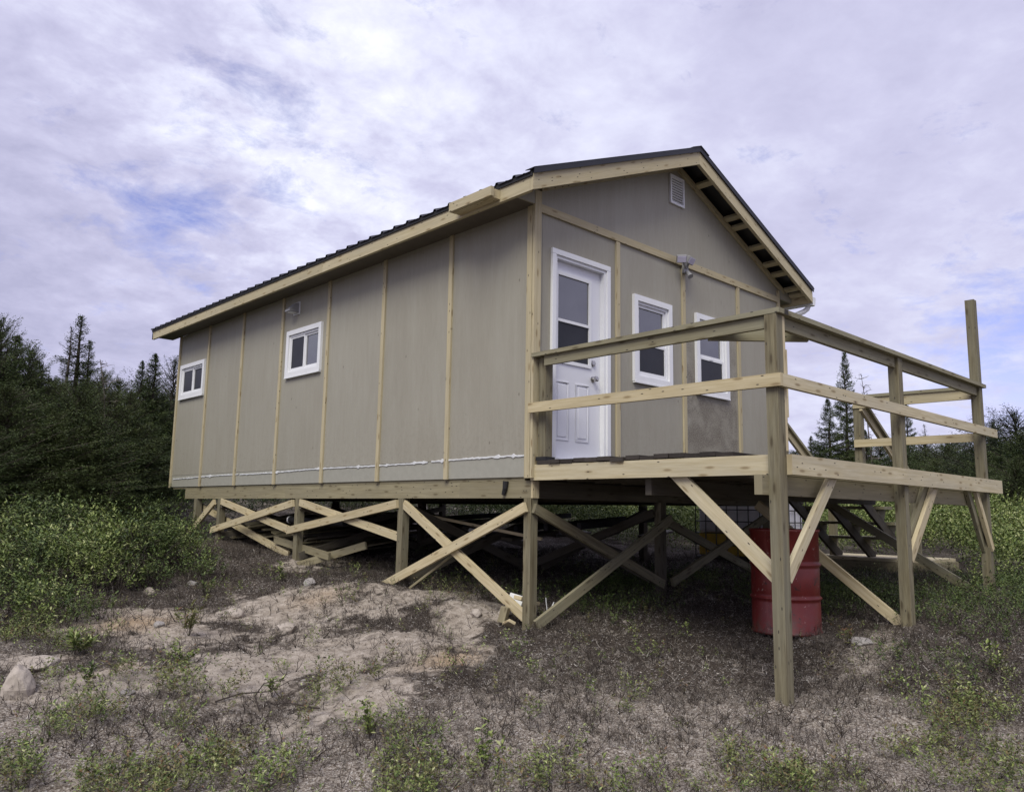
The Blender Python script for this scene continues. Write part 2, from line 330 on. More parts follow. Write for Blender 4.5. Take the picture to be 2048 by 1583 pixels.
_H = np.random.default_rng(3).random((256, 256))
def vnoise(x, y, s, seed=0):
    x = x / s + seed * 17.3; y = y / s + seed * 9.1; xi = np.floor(x).astype(int); yi = np.floor(y).astype(int); fx = x - xi; fy = y - yi; fx = fx * fx * (3 - 2 * fx); fy = fy * fy * (3 - 2 * fy)
    h = lambda i, j: _H[i % 256, j % 256]
    return (h(xi, yi) * (1 - fx) + h(xi + 1, yi) * fx) * (1 - fy) + (h(xi, yi + 1) * (1 - fx) + h(xi + 1, yi + 1) * fx) * fy
def base_h(x, y):
    x = np.asarray(x, float); y = np.asarray(y, float); sh = x.shape; x = x.ravel(); y = y.ravel()
    r = np.hypot(x - 2, y - 3); sc = np.minimum(1, 26 / np.maximum(r, 1e-6)); xc = 2 + (x - 2) * sc; yc = 3 + (y - 3) * sc
    z = np.empty(len(x))
    for i in range(0, len(x), 20000):
        a, b = xc[i:i + 20000], yc[i:i + 20000]; r2 = (a[:, None] - CTRL[None, :, 0]) ** 2 + (b[:, None] - CTRL[None, :, 1]) ** 2
        z[i:i + 20000] = _k(r2) @ _w[:_n] + _w[_n] + _w[_n + 1] * a + _w[_n + 2] * b
    return z.reshape(sh)
def micro(x, y):
    return (vnoise(x, y, 1.3, 1) - .5) * .12 + (vnoise(x, y, .42, 2) - .5) * .055 + (vnoise(x, y, .16, 3) - .5) * .036 + (vnoise(x, y, .07, 4) - .5) * .020
PITS = [(0, -2.38, .16, -.04), (2.135, -2.38, .17, -.045), (4.32, -2.38, .17, -.04), (.05, 2.05, .14, -.035), (.05, 4.25, .15, -.04), (.05, 6.6, .15, -.04), (.02, -.02, .12, -.04), (1.62, -1.55, .4, -.02), (0.05, .1, .28, .07), (-.5, .35, .35, .10), (0, 2.0, .22, .05), (-.35, 3.3, .3, .07), (0.2, -2.2, .3, .04), (.9, -2.1, .35, .08)]
def ground_z(x, y):
    x = np.asarray(x, float); y = np.asarray(y, float); z = base_h(x, y) + micro(x, y)
    for a, b, r, d in PITS: z = z - d * np.exp(-((x - a) ** 2 + (y - b) ** 2) / r ** 2)
    return z
def gz(x, y): return float(ground_z(np.array([x]), np.array([y]))[0])
def G(px, py):
    """point of the ground that lies at a photo pixel"""
    d = FW + RT * ((px - 1024) / FPX) - UP * ((py - 791.5) / FPX); t = np.linspace(3, 60, 1500)
    x = CAM.x + d.x * t; y = CAM.y + d.y * t; z = CAM.z + d.z * t; h = base_h(x, y); i = int(np.argmax(z < h)) if (z < h).any() else 1400
    return float(x[i]), float(y[i])
def axis(lo, hi, step, far, g=1.16):
    a = list(np.arange(lo, hi, step)); s = step; v = lo; left = []
    while v > -far: s *= g; v -= s; left.append(v)
    s = step; v = a[-1]
    while v < far: s *= g; v += s; a.append(v)
    return np.array(left[::-1] + a)
# sand, dark peat, painted shade under the buildings and moss as surface masks laid out on the ground
def blobs(x, y, L):
    m = np.zeros_like(x)
    for cx_, cy_, rx, ry, ang, a in L:
        c, s = math.cos(ang), math.sin(ang); u = (x - cx_) * c + (y - cy_) * s; v = -(x - cx_) * s + (y - cy_) * c; m = np.maximum(m, a * np.exp(-((u / rx) ** 2 + (v / ry) ** 2)))
    return m
def GB(px, py, rx, ry, ang=0., a=1.): return G(px, py) + (rx, ry, ang, a)
SAND = [GB(560, 1215, 1.3, .9), GB(800, 1215, .9, .7), GB(900, 1235, .7, .5, .3), GB(400, 1260, 1.0, .8), GB(260, 1230, .8, .7), GB(640, 1300, 1.0, .8), GB(480, 1340, .9, .7), GB(200, 1370, .7, .5), GB(700, 1400, .7, .5, 0, .8), GB(880, 1340, .5, .35, 0, .8), GB(620, 1125, .7, .5, 0, .9), GB(80, 1320, .7, .5, 0, .8), GB(560, 1290, 1.5, 1.1, 0, .8), GB(760, 1290, 1.0, .8, 0, .85), GB(560, 1430, .8, .5, 0, .7), GB(1000, 1420, .5, .4, 0, .55), GB(130, 1540, .5, .4, 0, .6)]
OCH = [GB(900, 1330, .32, .2), GB(270, 1240, .35, .3), GB(200, 1330, .25, .2), GB(640, 1200, .3, .2, 0, .6)]
PEAT_SHADE = [GB(1200, 1290, 1.5, .6), GB(1420, 1330, .9, .45), GB(1000, 1290, .5, .3), GB(1600, 1330, .9, .3), (2.2, 2.5, 3.0, 3.4, 0, 1.), (.3, 5, .8, 3.5, 0, .9), GB(620, 1190, .5, .25, 0, .8), GB(2000, 1330, 1.2, .6), (4.5, -1.5, 2.5, 1.2, 0, .9)]  # raw-coordinate blobs paint shade under cabin and deck; the rest is peat
ASH = [GB(1350, 1500, 1.3, .9), GB(1150, 1430, .8, .5), GB(1560, 1450, 1.0, .6), GB(950, 1480, .7, .5), GB(820, 1560, .6, .4), GB(500, 1520, .6, .3), GB(220, 1490, .5, .35), GB(100, 1420, .5, .35), GB(1700, 1310, .6, .3), GB(1850, 1480, .9, .7), GB(620, 1120, .4, .3), GB(1080, 1350, .6, .3, 0, .7)]
def sand_m(x, y):
    m = blobs(x, y, SAND); n = vnoise(x, y, .55, 5) * .5 + vnoise(x, y, .2, 6) * .3 + vnoise(x, y, .09, 7) * .2
    return np.clip((m - .40 + (n - .5) * 1.25) * 1.9, 0, 1)
def make_ground():
    X = axis(-4.6, 5, .03, 400); Y = axis(-4.6, 6, .03, 400); gx, gy = np.meshgrid(X, Y); z = ground_z(gx, gy); nx, ny = len(X), len(Y)
    i = np.arange(ny - 1)[:, None] * nx + np.arange(nx - 1)[None, :]; F = np.stack([i, i + 1, i + nx + 1, i + nx], -1).reshape(-1, 4)
    o = np_mesh('ground', np.stack([gx, gy, z], -1).reshape(-1, 3), F, None, smooth=True); me = o.data; me.materials.clear()
    s = sand_m(gx, gy).ravel(); oc = blobs(gx, gy, OCH).ravel(); un = np.clip(.40 + .6 * blobs(gx, gy, ASH) - .75 * blobs(gx, gy, PEAT_SHADE), 0, 1).ravel()
    a = me.color_attributes.new('cover', 'FLOAT_COLOR', 'POINT'); a.data.foreach_set('color', np.stack([s, oc, un, np.ones_like(s)], -1).astype(np.float32).ravel())
    k = NT('ground_soil', .95, .15); c0 = k.coord('Object'); at = k.n('ShaderNodeAttribute', attribute_name='cover'); sp = k.n('ShaderNodeSeparateColor'); k.put(sp.inputs[0], at.outputs['Color'])
    n1 = k.noise(c0, 2.2, 6, .6); n2 = k.noise(c0, 14, 6, .65, .4); n3 = k.noise(c0, 70, 4, .65, .6); n4 = k.noise(c0, 160, 3, .6)
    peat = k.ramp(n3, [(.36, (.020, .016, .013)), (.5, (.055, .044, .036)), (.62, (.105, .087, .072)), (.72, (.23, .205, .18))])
    ash = k.ramp(n3, [(.34, (.052, .040, .031)), (.44, (.155, .126, .101)), (.54, (.295, .258, .218)), (.66, (.48, .445, .40))])
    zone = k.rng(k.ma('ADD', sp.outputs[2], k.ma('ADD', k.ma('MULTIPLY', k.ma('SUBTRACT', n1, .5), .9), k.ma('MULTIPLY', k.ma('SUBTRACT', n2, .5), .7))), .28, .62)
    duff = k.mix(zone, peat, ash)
    v = k.vor(c0, 60); vs = k.n('ShaderNodeSeparateColor'); k.put(vs.inputs[0], v.outputs['Color'])
    flake = k.ma('MULTIPLY', k.rng(v.outputs['Distance'], .38, .22), k.ma('GREATER_THAN', vs.outputs[0], .84))
    duff = k.mix(k.ma('MULTIPLY', flake, .8), duff, (.50, .48, .46))
    sand = k.ramp(k.ma('ADD', k.ma('MULTIPLY', n2, .6), k.ma('MULTIPLY', n4, .4)), [(.34, (.125, .104, .084)), (.44, (.25, .213, .175)), (.54, (.37, .322, .272)), (.68, (.50, .45, .395))])
    sand = k.mix(k.ma('MULTIPLY', sp.outputs[1], .6), sand, (.36, .25, .14))
    sm = k.rng(k.ma('ADD', sp.outputs[0], k.ma('MULTIPLY', k.ma('SUBTRACT', n2, .5), 1.2)), .30, .66)
    k.col(k.mix(sm, duff, sand)); k.bump(k.ma('ADD', k.ma('MULTIPLY', n2, .6), k.ma('MULTIPLY', n3, .5)), .03, .8); me.materials.append(k.m)
    return tag(o, 'sandy disturbed soil and dark peat sloping up past the cabin', None, None, 'structure')
make_ground()

# ------------------------------------------------------------------ cabin
W, LEN, H = 4.60, 8.55, 2.55
OX, OY, OYB = .34, .31, .42
SL = .413; ZE = 2.515                      # slope and fascia bottom at the eave
PX = W / 2
def rz(x, off=0): return ZE + off + SL * (PX + OX - abs(x - PX))   # line parallel to the roof
def wall_holes(mb, ax, d0, d1, u0, u1, z0, z1, holes):
    us = sorted({u0, u1} | {h for q in holes for h in q[:2]}); zs = sorted({z0, z1} | {h for q in holes for h in q[2:]})
    for a, b in zip(us, us[1:]):
        for c, d in zip(zs, zs[1:]):
            if any(q[0] <= a and b <= q[1] and q[2] <= c and d <= q[3] for q in holes): continue
            lo = [0, 0, c]; hi = [0, 0, d]; lo[ax], hi[ax] = d0, d1; lo[1 - ax], hi[1 - ax] = a, b; mb.box(lo, hi)
    return mb
cabin = empty('cabin', (PX, LEN / 2, -.9), 'taupe plywood cabin with pine battens raised on braced timber posts', 'cabin')
W1 = (7.42, 8.40, 1.455, 2.025); W2 = (3.80, 4.71, 1.415, 2.045); W3 = (1.46, 2.135, 1.055, 1.985); W4 = (2.61, 3.295, 1.06, 1.995); DR = (.215, 1.075, .19, 2.185)
def shrink(q, m): return (q[0] + m, q[1] - m, q[2] + m, q[3] - m)
wl = wall_holes(MB(), 0, 0, .1, 0, LEN, .187, H, [shrink(W1, .07), shrink(W2, .07)]).build('wall', M['siding'], cabin)
BX('skirt_panel', M['skirt'], cabin, (.003, 0.002, 0), (.1, LEN, .184))
mb = wall_holes(MB(), 1, 0.0, .1, .103, W, 0, 2.52, [(DR[0] + .055, DR[1] - .055, .16, DR[3] - .055), shrink(W3, .07), shrink(W4, .07)])
mb.build('wall', M['siding'], cabin)
MB().prism([(0.004, 2.523), (W, 2.523), (W, rz(W, .06)), (PX, rz(PX, .06)), (0.004, rz(0, .06))], 1, .004, .1).build('gable_panel', M['siding'], cabin)
MB().prism([(0.103, 0), (W, 0), (W, rz(W, .06)), (PX, rz(PX, .06)), (0.103, rz(0.1, .06))], 1, LEN - .1, LEN).build('wall', M['siding'], cabin)
BX('wall', M['siding'], cabin, (W - .1, .103, 0), (W - .003, LEN - .103, 2.7))
BX('floor', M['oldshadewood'], cabin, (.105, .105, -.03), (W - .105, LEN - .105, .15))
# ragged caulk line
mb = MB(); y = .07
zc = lambda y: .193 - .0068 * y + .006 * math.sin(y * 2.1)
pts = []
while y < LEN - .1:
    w = .005 + .006 * random.random() + (random.random() > .93) * random.uniform(.008, .02); dz = random.uniform(-.003, .003)
    pts.append((y, zc(y) + dz, w)); y += random.uniform(.02, .06)
for (a, za, wa), (b, zb, wb) in zip(pts, pts[1:]):
    if 1.42 < a < 1.5 or 5.92 < a < 5.97:
        if mb.f: mb.build('caulk_line', M['caulk'], cabin)
        mb = MB(); continue
    wa2, wb2 = wa * .8, wb * .8; P = lambda x, y_, z_: (x, y_, z_)
    mb.face([P(-.006, a, za - wa2), P(-.006, a, za + wa2), P(-.006, b, zb + wb2), P(-.006, b, zb - wb2)][::-1])
    mb.face([P(0.0, a, za + wa2 + .002), P(0.0, b, zb + wb2 + .002), P(-.006, b, zb + wb2), P(-.006, a, za + wa2)])
    mb.face([P(0.0, a, za - wa2 - .002), P(-.006, a, za - wa2), P(-.006, b, zb - wb2), P(0.0, b, zb - wb2 - .002)])
mb.build('caulk_line', M['caulk'], cabin)
# battens
for i in range(1, 7):
    y = i * 1.22; j = random.uniform(-.004, .004)
    B('batten', M['trimpine'], cabin, (-.011, y + j, -.004), (-.011, y - j, H - .002), .058, .021, (0, 1, 0))
B('corner_board', M['trimpine'], cabin, (-.016, .038, -.012), (-.016, .038, H - .005), .066, .03, (0, 1, 0))
B('corner_board', M['trimpine'], cabin, (-.011, LEN - .03, -.01), (-.011, LEN - .03, H - .005), .058, .021, (0, 1, 0))
for x in (1.2076, 2.3833, 3.5509):
    B('batten', M['trimpine'], cabin, (x, -.011, .0), (x, -.011, 2.488), .058, .021, (1, 0, 0))
B('corner_board', M['trimpine'], cabin, (.013, -.016, -.012), (.013, -.016, 2.69), .086, .03, (1, 0, 0))
B('corner_board', M['trimpine'], cabin, (4.565, -.011, 0), (4.565, -.011, 2.66), .06, .021, (1, 0, 0))
B('belt_board', M['trimpine'], cabin, (.06, -.013, 2.532), (4.533, -.013, 2.532), .078, .025)
# roof: fascia, soffit, lookouts, metal
for sgn, x in ((-1, -OX + .019), (1, W + OX - .019)):
    for a, b in ((-OY + .04, 3.3), (3.3, 6.2), (6.2, LEN + OYB)):
        B('eave_fascia', M['trimpine'] if sgn < 0 else M['pine'], cabin, (x, a, ZE + .069), (x, b, ZE + .069), .138, .038)
    xi = -OX + .04 if sgn < 0 else W + OX - .04; xw = -.001 if sgn < 0 else W + .001
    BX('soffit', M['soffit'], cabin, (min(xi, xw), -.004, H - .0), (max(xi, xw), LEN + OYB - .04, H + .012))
for x0_, x1_ in ((-OX + .04, -.002), (W + .002, W + OX - .04)):
    za, zb = (rz(x0_, .0), rz(x1_, .0)); MB().prism([(x0_, H - .001), (x1_, H - .001), (x1_, max(zb, H) + .08), (x0_, max(za, H) + .08)], 1, -.028, -.005).build('eave_end_panel', M['siding'], cabin)
def slope_board(name, mat, x0, x1, y, off, w, t, mitre=True):
    """board following the roof line with vertical end cuts, lower edge at off"""
    z0, z1 = rz(x0, off), rz(x1, off); mb = MB(); ln = math.hypot(x1 - x0, z1 - z0); ou, ov = random.random() * 200, random.random() * 200
    P = lambda i, k, s: (x0 if i == 0 else x1, y + s * t / 2, (z0 if i == 0 else z1) + k * w)
    for s in (-1, 1): mb.face([P(0, 0, s), P(1, 0, s), P(1, 1, s), P(0, 1, s)], [(ou, ov), (ou + ln, ov), (ou + ln, ov + w), (ou, ov + w)])
    for k in (0, 1): mb.face([P(0, k, -1), P(1, k, -1), P(1, k, 1), P(0, k, 1)], [(ou, ov + 2), (ou + ln, ov + 2), (ou + ln, ov + 2 + t), (ou, ov + 2 + t)])
    for i in (0, 1): mb.face([P(i, 0, -1), P(i, 1, -1), P(i, 1, 1), P(i, 0, 1)], [(ou, ov), (ou + .02, ov), (ou + .02, ov + .01), (ou, ov + .01)])
    return mb.build(name, mat, cabin)
for yy in (-OY + .019, LEN + OYB - .019):
    slope_board('rake_fascia', M['trimpine'], -OX, PX - .001, yy, 0, .152, .038)
    slope_board('rake_fascia', M['trimpine'], PX + .001, W + OX, yy, 0, .152, .038)
for x0, x1 in ((0.06, PX), (PX, W + .1)):
    slope_board('rake_ledger', M['trimpine'], x0 if x0 < 1 else x0 + .002, x1, -.016, .018, .075, .03)
LKX = [2.67, 3.27, 3.44, 3.84, 4.18, 4.39, 4.72, 4.85]
for x in LKX + [-.12, .45, 1.0, 1.55, 2.05]:
    z = rz(x, .085 if x > PX else .09); s = -SL if x > PX else SL
    B('lookout', M['trimpine'], cabin, (x, -.035, z), (x, -OY + .04, z), .038, .075, (-s, 0, 1))
for yl in (.5, 2.5, 4.5, 6.5, 8.3):
    pass
def roof_mesh():
    mb = MB(); y0, y1 = -OY - .02, LEN + OYB + .02; prof = []; y = y0; step = (y1 - y0) / 40
    for i in range(40):
        b = y0 + i * step; prof += [(b, .024), (b + .022, .024), (b + .036, 0), (b + step * .5 - .012, 0), (b + step * .5 - .006, .005), (b + step * .5 + .006, .005), (b + step * .5 + .012, 0), (b + step - .018, 0)]
    prof += [(y1, .024)]
    for sg in (-1, 1):
        xe = PX + sg * (PX + OX + .028); off = .152 + .024; th = .004
        ze, zp = rz(PX + (PX + OX) * sg, off) - .028 * SL, rz(PX, off)
        for (a, ha), (b, hb) in zip(prof, prof[1:]):
            q = [(xe, a, ze + ha), (xe, b, ze + hb), (PX, b, zp + hb), (PX, a, zp + ha)]; mb.face(q if sg < 0 else q[::-1])
            q2 = [(p[0], p[1], p[2] - th) for p in q][::-1]; mb.face(q2 if sg < 0 else q2[::-1]); mb.face([q[1], q[0], q2[3], q2[2]])
    return mb
roof = roof_mesh().build('roof', M['roof'], cabin)
mb = MB()
for sg in (-1, 1):      # boarding and strapping right under the metal
    xe = PX + sg * (PX + OX - .0); o0, o1 = .152 + .002, .152 + .022
    pl = [(xe, rz(xe, o0)), (xe, rz(xe, o1)), (PX, rz(PX, o1)), (PX, rz(PX, o0))]; mb.prism(pl, 1, -OY + .004, LEN + OYB - .004)
mb.build('roof_strapping', M['roof'], roof)
for sg in (-1, 1):      # rake trim
    for yy in (-OY - .014,):
        mb = MB(); x0 = PX + sg * (PX + OX + .006); x1 = PX + sg * .0
        z = lambda x, o: rz(PX + sg * min(abs(x - PX), PX + OX), o)
        poly = [(x0, z(x0, .145)), (x0, z(x0, .200)), (x1, z(x1, .200)), (x1, z(x1, .145))]
        if sg > 0: poly = poly[::-1]
        mb.prism(poly, 1, yy - .006, yy + .004); tp = [(x0, z(x0, .198)), (x0, z(x0, .205)), (x1, z(x1, .205)), (x1, z(x1, .198))]
        if sg > 0: tp = tp[::-1]
        mb.prism(tp, 1, yy - .008, yy + .11); mb.build('rake_trim', M['rooftrim'], roof)
mb = MB()
for sg in (-1, 1):
    zz = rz(PX, .152 + .062); poly = [(PX + sg * .16, zz - .16 * SL - .006), (PX + sg * .16, zz - .16 * SL), (PX, zz), (PX, zz - .006)]
    mb.prism(poly if sg < 0 else poly[::-1], 1, -OY - .03, LEN + OYB + .03)
mb.build('ridge_cap', M['roof'], roof)
mb = MB()
for i in range(13):     # screw heads along the rake trim
    x = -.25 + i * .21; mb.lathe([(0, .008), (.009, .006), (.010, 0)], (x, -OY + .03, rz(x, .205)), 6)
mb.build('screw_row', M['steel'], roof)
B('fascia_block', M['trimpine'], cabin, (-.455, .10, 2.585), (-.455, .71, 2.585), .09, .036)
B('fascia_block', M['pine'], cabin, (-.420, .12, 2.578), (-.420, .70, 2.578), .085, .032)
B('fascia_block', M['pine'], cabin, (-.3725, .12, 2.582), (-.3725, .70, 2.582), .085, .060)
BX('eave_gap_shade', M['dark'], roof, (-OX - .014, -OY + .002, ZE + .128), (-OX - .002, LEN + OYB - .01, ZE + .172))  # dark strip added as the shaded gap between fascia and roof metal
# gutter and downpipe on the far eave
gut = MB(); gut.prism([(W + OX + .002, 2.60), (W + OX + .002, 2.545), (W + OX + .03, 2.50), (W + OX + .09, 2.50), (W + OX + .11, 2.60)], 1, -OY + .01, LEN + OYB - .02)
gut.build('gutter', M['vinyl'], cabin)
mb = MB(); mb.tube([(5.0, -.22, 2.50), (5.0, -.20, 2.46), (4.96, -.17, 2.42), (4.70, .0, 2.28), (4.655, .03, 2.22), (4.655, .03, .4)], .034, 10)
mb.tube([(5.0, -.26, 2.55), (5.0, -.26, 2.49)], .045, 10); mb.build('downpipe', M['vinyl'], cabin)
B('corner_board', M['trimpine'], cabin, (4.615, .04, 0), (4.615, .04, 2.5), .07, .02, (0, 1, 0))
B('corner_trim_end', M['pine'], cabin, (4.66, -.02, .97), (4.66, -.02, 1.87), .07, .038, (0, 1, 0))
# windows ------------------------------------------------
def frame_ring(mb, ax, d0, d1, q, w):
    a, b, c, d = q
    for u0, u1, z0, z1 in ((a, b, c, c + w), (a, b, d - w, d), (a, a + w, c + w, d - w), (b - w, b, c + w, d - w)):
        lo = [0, 0, z0]; hi = [0, 0, z1]; lo[ax], hi[ax] = min(d0, d1), max(d0, d1); lo[1 - ax], hi[1 - ax] = u0, u1; mb.box(lo, hi)
    return mb
def panel(name, mat, parent, ax, d0, d1, q):
    lo = [0, 0, q[2]]; hi = [0, 0, q[3]]; lo[ax], hi[ax] = min(d0, d1), max(d0, d1); lo[1 - ax], hi[1 - ax] = q[0], q[1]; return BX(name, mat, parent, lo, hi)
def bevel(o, w=.004, n=2):
    import bmesh
    bm = bmesh.new(); bm.from_mesh(o.data); bmesh.ops.remove_doubles(bm, verts=bm.verts, dist=1e-5); bmesh.ops.recalc_face_normals(bm, faces=bm.faces); bm.to_mesh(o.data); bm.free()
    m = o.modifiers.new('bevel', 'BEVEL'); m.width = w; m.segments = n; m.limit_method = 'ANGLE'; return o
def window(ax, q, kind, label):
    """outward is the negative side of axis ax"""
    fr = frame_ring(MB(), ax, -.034, .002, q, .062); f = fr.build('window', M['vinyl'], cabin); tag(f, label)
    q1 = shrink(q, .0625); frame_ring(MB(), ax, -.012, .03, q1, .028).build('frame', M['vinyl'], f)
    q2 = shrink(q1, .0285)
    if kind == 'hung':
        zm = q2[2] + (q2[3] - q2[2]) * .46
        up = (q2[0], q2[1], zm, q2[3]); lo = (q2[0], q2[1], q2[2], zm - .001)
        frame_ring(MB(), ax, .006, .03, up, .03).build('sash', M['vinyl'], f); frame_ring(MB(), ax, -.006, .018, lo, .026).build('sash', M['vinyl'], f)
        panel('pane', M['glass'], f, ax, .022, .028, shrink(up, .0305)); panel('pane', M['screen'], f, ax, .002, .006, shrink(lo, .0265))
        MB().box([q2[0] + .2, -.012, zm - .016] if ax else [0, 0, 0], [q2[0] + .27, -.006, zm - .006] if ax else [.01, .01, .01]).build('sash_lock', M['vinyl'], f)
    else:
        um = (q2[0] + q2[1]) / 2; a = (um + .001, q2[1], q2[2], q2[3]); b = (q2[0], um, q2[2], q2[3])
        frame_ring(MB(), ax, -.004, .02, a, .022).build('sash', M['vinyl'], f); frame_ring(MB(), ax, .006, .03, b, .026).build('sash', M['vinyl'], f)
        panel('pane', M['screen'], f, ax, .002, .006, shrink(a, .0225)); panel('pane', M['glass'] if kind == 'slide_light' else M['screen'], f, ax, .02, .026, shrink(b, .0265))
    panel('drip_sill', M['vinyl'], f, ax, -.040, .0, (q[0] + .004, q[1] - .004, q[2] - .018, q[2] - .001))
    return f
window(0, W1, 'slide', None); window(0, W2, 'slide_light', None); window(1, W3, 'hung', None); window(1, W4, 'hung', None)
# door ---------------------------------------------------
a, b, c, d = DR
mb = MB()
for u0, u1, z0, z1 in ((a, b, d - .055, d), (a, a + .055, c - .03, d - .0552), (b - .055, b, c - .03, d - .0552)): mb.box((u0, -.03, z0), (u1, .001, z1))
door = None
df = mb.build('door_frame', M['vinyl'], cabin); bevel(df)
mb = MB(); mb.box((a + .0552, -.012, c - .02), (a + .083, .09, d - .0835)); mb.box((b - .083, -.012, c - .02), (b - .0552, .09, d - .0835)); mb.box((a + .0552, -.012, d - .083), (b - .0552, .09, d - .0552))
mb.box((a + .0835, -.03, c - .03), (b - .0835, .09, c - .005)); mb.build('jamb', M['vinyl'], df)
x0, x1, z0, z1 = a + .085, b - .085, c - .003, d - .085; yd = .045
GQ = (.325, .845, 1.10, 2.0)
mb = wall_holes(MB(), 1, yd, yd + .042, x0, x1, z0, z1, [(GQ[0] + .03, GQ[1] - .03, GQ[2] + .03, GQ[3] - .03)])
door = mb.build('door', M['doorwhite'], cabin)
frame_ring(MB(), 1, yd - .014, yd + .01, GQ, .034).build('glazing_frame', M['vinyl'], door)
BX('glazing_bar', M['vinyl'], door, (GQ[0] + .0345, yd - .012, 1.505), (GQ[1] - .0345, yd + .008, 1.533))
BX('pane', M['glass'], door, (GQ[0] + .0345, yd + .002, 1.5335), (GQ[1] - .0345, yd + .006, GQ[3] - .0345))
BX('pane', M['screen'], door, (GQ[0] + .0345, yd + .002, GQ[2] + .0345), (GQ[1] - .0345, yd + .006, 1.5045))
for u in (.335, .625):      # raised lower panels
    q = (u, u + .19, .36, .93); o = frame_ring(MB(), 1, yd - .007, yd + .001, q, .016).build('door_panel', M['doorwhite'], door); bevel(o, .003)
    o = BX('door_panel', M['doorwhite'], door, (u + .035, yd - .007, .395), (u + .155, yd + .001, .895)); bevel(o, .005)
def knob(z, r, L, name):
    mb = MB(); mb.lathe([(0, 0), (r * 1.15, 0), (r * 1.15, .008), (r * .5, .012), (r * .45, L * .5), (r, L * .62), (r * .98, L * .92), (r * .6, L), (0, L)], (0, 0, 0), 20)
    mb.v = [(x + .878, yd - z_, y + z) for x, y, z_ in mb.v]; return mb.build(name, M['steel'], door)
knob(1.0, .028, .065, 'door_knob'); knob(1.16, .027, .022, 'deadbolt')
# gable vent
vt = frame_ring(MB(), 1, -.022, .002, (2.152, 2.422, 3.195, 3.54), .024).build('gable_vent', M['vinyl'], cabin)
for i in range(10):
    z = 3.232 + i * .0305; MB().board((2.177, -.012, z), (2.397, -.012, z), .004, .017, (0, .6, .8)).build('louvre', M['vinyl'], vt)
BX('louvre_gap_shade', M['dark'], vt, (2.176, -.001, 3.219), (2.398, .002, 3.516))  # dark sheet standing in for the shade between the louvres
# exhaust hood on the long wall
hood = MB(); hood.box((-.012, 4.43, 2.255), (0.001, 4.59, 2.425)); hb = hood.build('exhaust_hood', M['vinyl'], cabin)
MB().prism([(-.012, 2.41), (-.05, 2.40), (-.15, 2.30), (-.15, 2.28), (-.012, 2.275)], 1, 4.445, 4.575).build('hood_cover', M['lampgrey'], hb)
MB().prism([(-.03, 2.2745), (-.13, 2.2745), (-.13, 2.27), (-.03, 2.27)], 1, 4.46, 4.56).build('hood_flap', M['vinyl'], hb)
# floodlight: two heads and a sensor
fl = BX('floodlight', M['lampgrey'], cabin, (2.335, -.06, 2.40), (2.425, -.027, 2.53)); bevel(fl, .006)
for sx, ang in ((-1, -48), (1, 8)):
    R_ = Matrix.Rotation(math.radians(ang), 4, 'Z') @ Matrix.Rotation(math.radians(32), 4, 'X'); ctr = Vector((2.315 + sx * .085 - .03, -.12, 2.515 + (sx > 0) * .02))
    def head(lo, hi, name, mat, par):
        sq = .66 if sx < 0 else .8
        mb = MB().box((lo[0] * sq, lo[1], lo[2] * .8), (hi[0] * sq, hi[1], hi[2] * .8)); mb.v = [tuple(R_ @ Vector(p) + ctr) for p in mb.v]; return bevel(mb.build(name, mat, par), .006)
    h = head((-.085, -.018, -.05), (.085, .03, .055), 'lamp_head', M['lampgrey'], fl); head((-.074, -.024, -.041), (.074, -.0185, .045), 'lens', M['lens'], h)
    MB().tube([tuple(ctr), (2.38, -.06, 2.46)], .012, 8).build('lamp_arm', M['lampgrey'], fl)
mb = MB().tube([(2.38, -.07, 2.42), (2.36, -.11, 2.37), (2.355, -.13, 2.345)], .02, 10, .034); mb.build('motion_sensor', M['lampgrey'], fl)
# substructure: beams, posts, cross braces
for a_, b_ in ((.03, 1.03), (1.03, 4.6), (4.6, 7.93)):
    B('beam', M['beam'], cabin, (.04, a_, -.113), (.04, b_ - .001, -.113), .155, .04)
B('beam', M['beam'], cabin, (.083, .035, -.113), (.083, 7.9, -.113), .153, .038)
for x in (2.0, 4.25): B('beam', M['oldshadewood'], cabin, (x, .08, -.113), (x, 8.1, -.113), .153, .08)
BX('beam_end_plate', M['pine'], cabin, (.02, .004, -.19), (.10, .028, -.036), 2)
B('rim_joist', M['oldshadewood'], cabin, (.11, .07, -.114), (4.55, .07, -.114), .152, .04)
for i in range(14):
    y = .55 + i * .58; B('floor_joist', M['oldshadewood'], cabin, (.12, y, -.012), (4.5, y, -.012), .03, .04)
BX('rim_joist', M['beam'], cabin, (.02, .11, -.034), (.1, LEN - .1, -.002))
def post(x, y, top, mat='treated', parent=None, s=.089, name='post', lean=(0, 0)):
    z = gz(x, y) - .08; return B(name, M[mat], parent or cabin, (x, y, z), (x + lean[0], y + lean[1], top), s, s, (1, 0, 0))
for y in (.06, 2.0, 4.25, 6.6, 7.47): post(.052, y, -.192)
for x in (2.0, 4.25):
    for y in (.06, 2.0, 4.25, 6.6): post(x, y, -.192, 'oldshadewood')
def brace(p, q, mat='pine', parent=None, w=.089, up=None, name='brace'):
    p, q = Vector(p), Vector(q); d = q - p; side = Vector((1, 0, 0)) if abs(d.x) < abs(d.y) else Vector((0, 1, 0)); u = d.cross(side); return B(name, M[mat], parent or cabin, p, q, w, .036, u)
XO, XI = -.012, .028
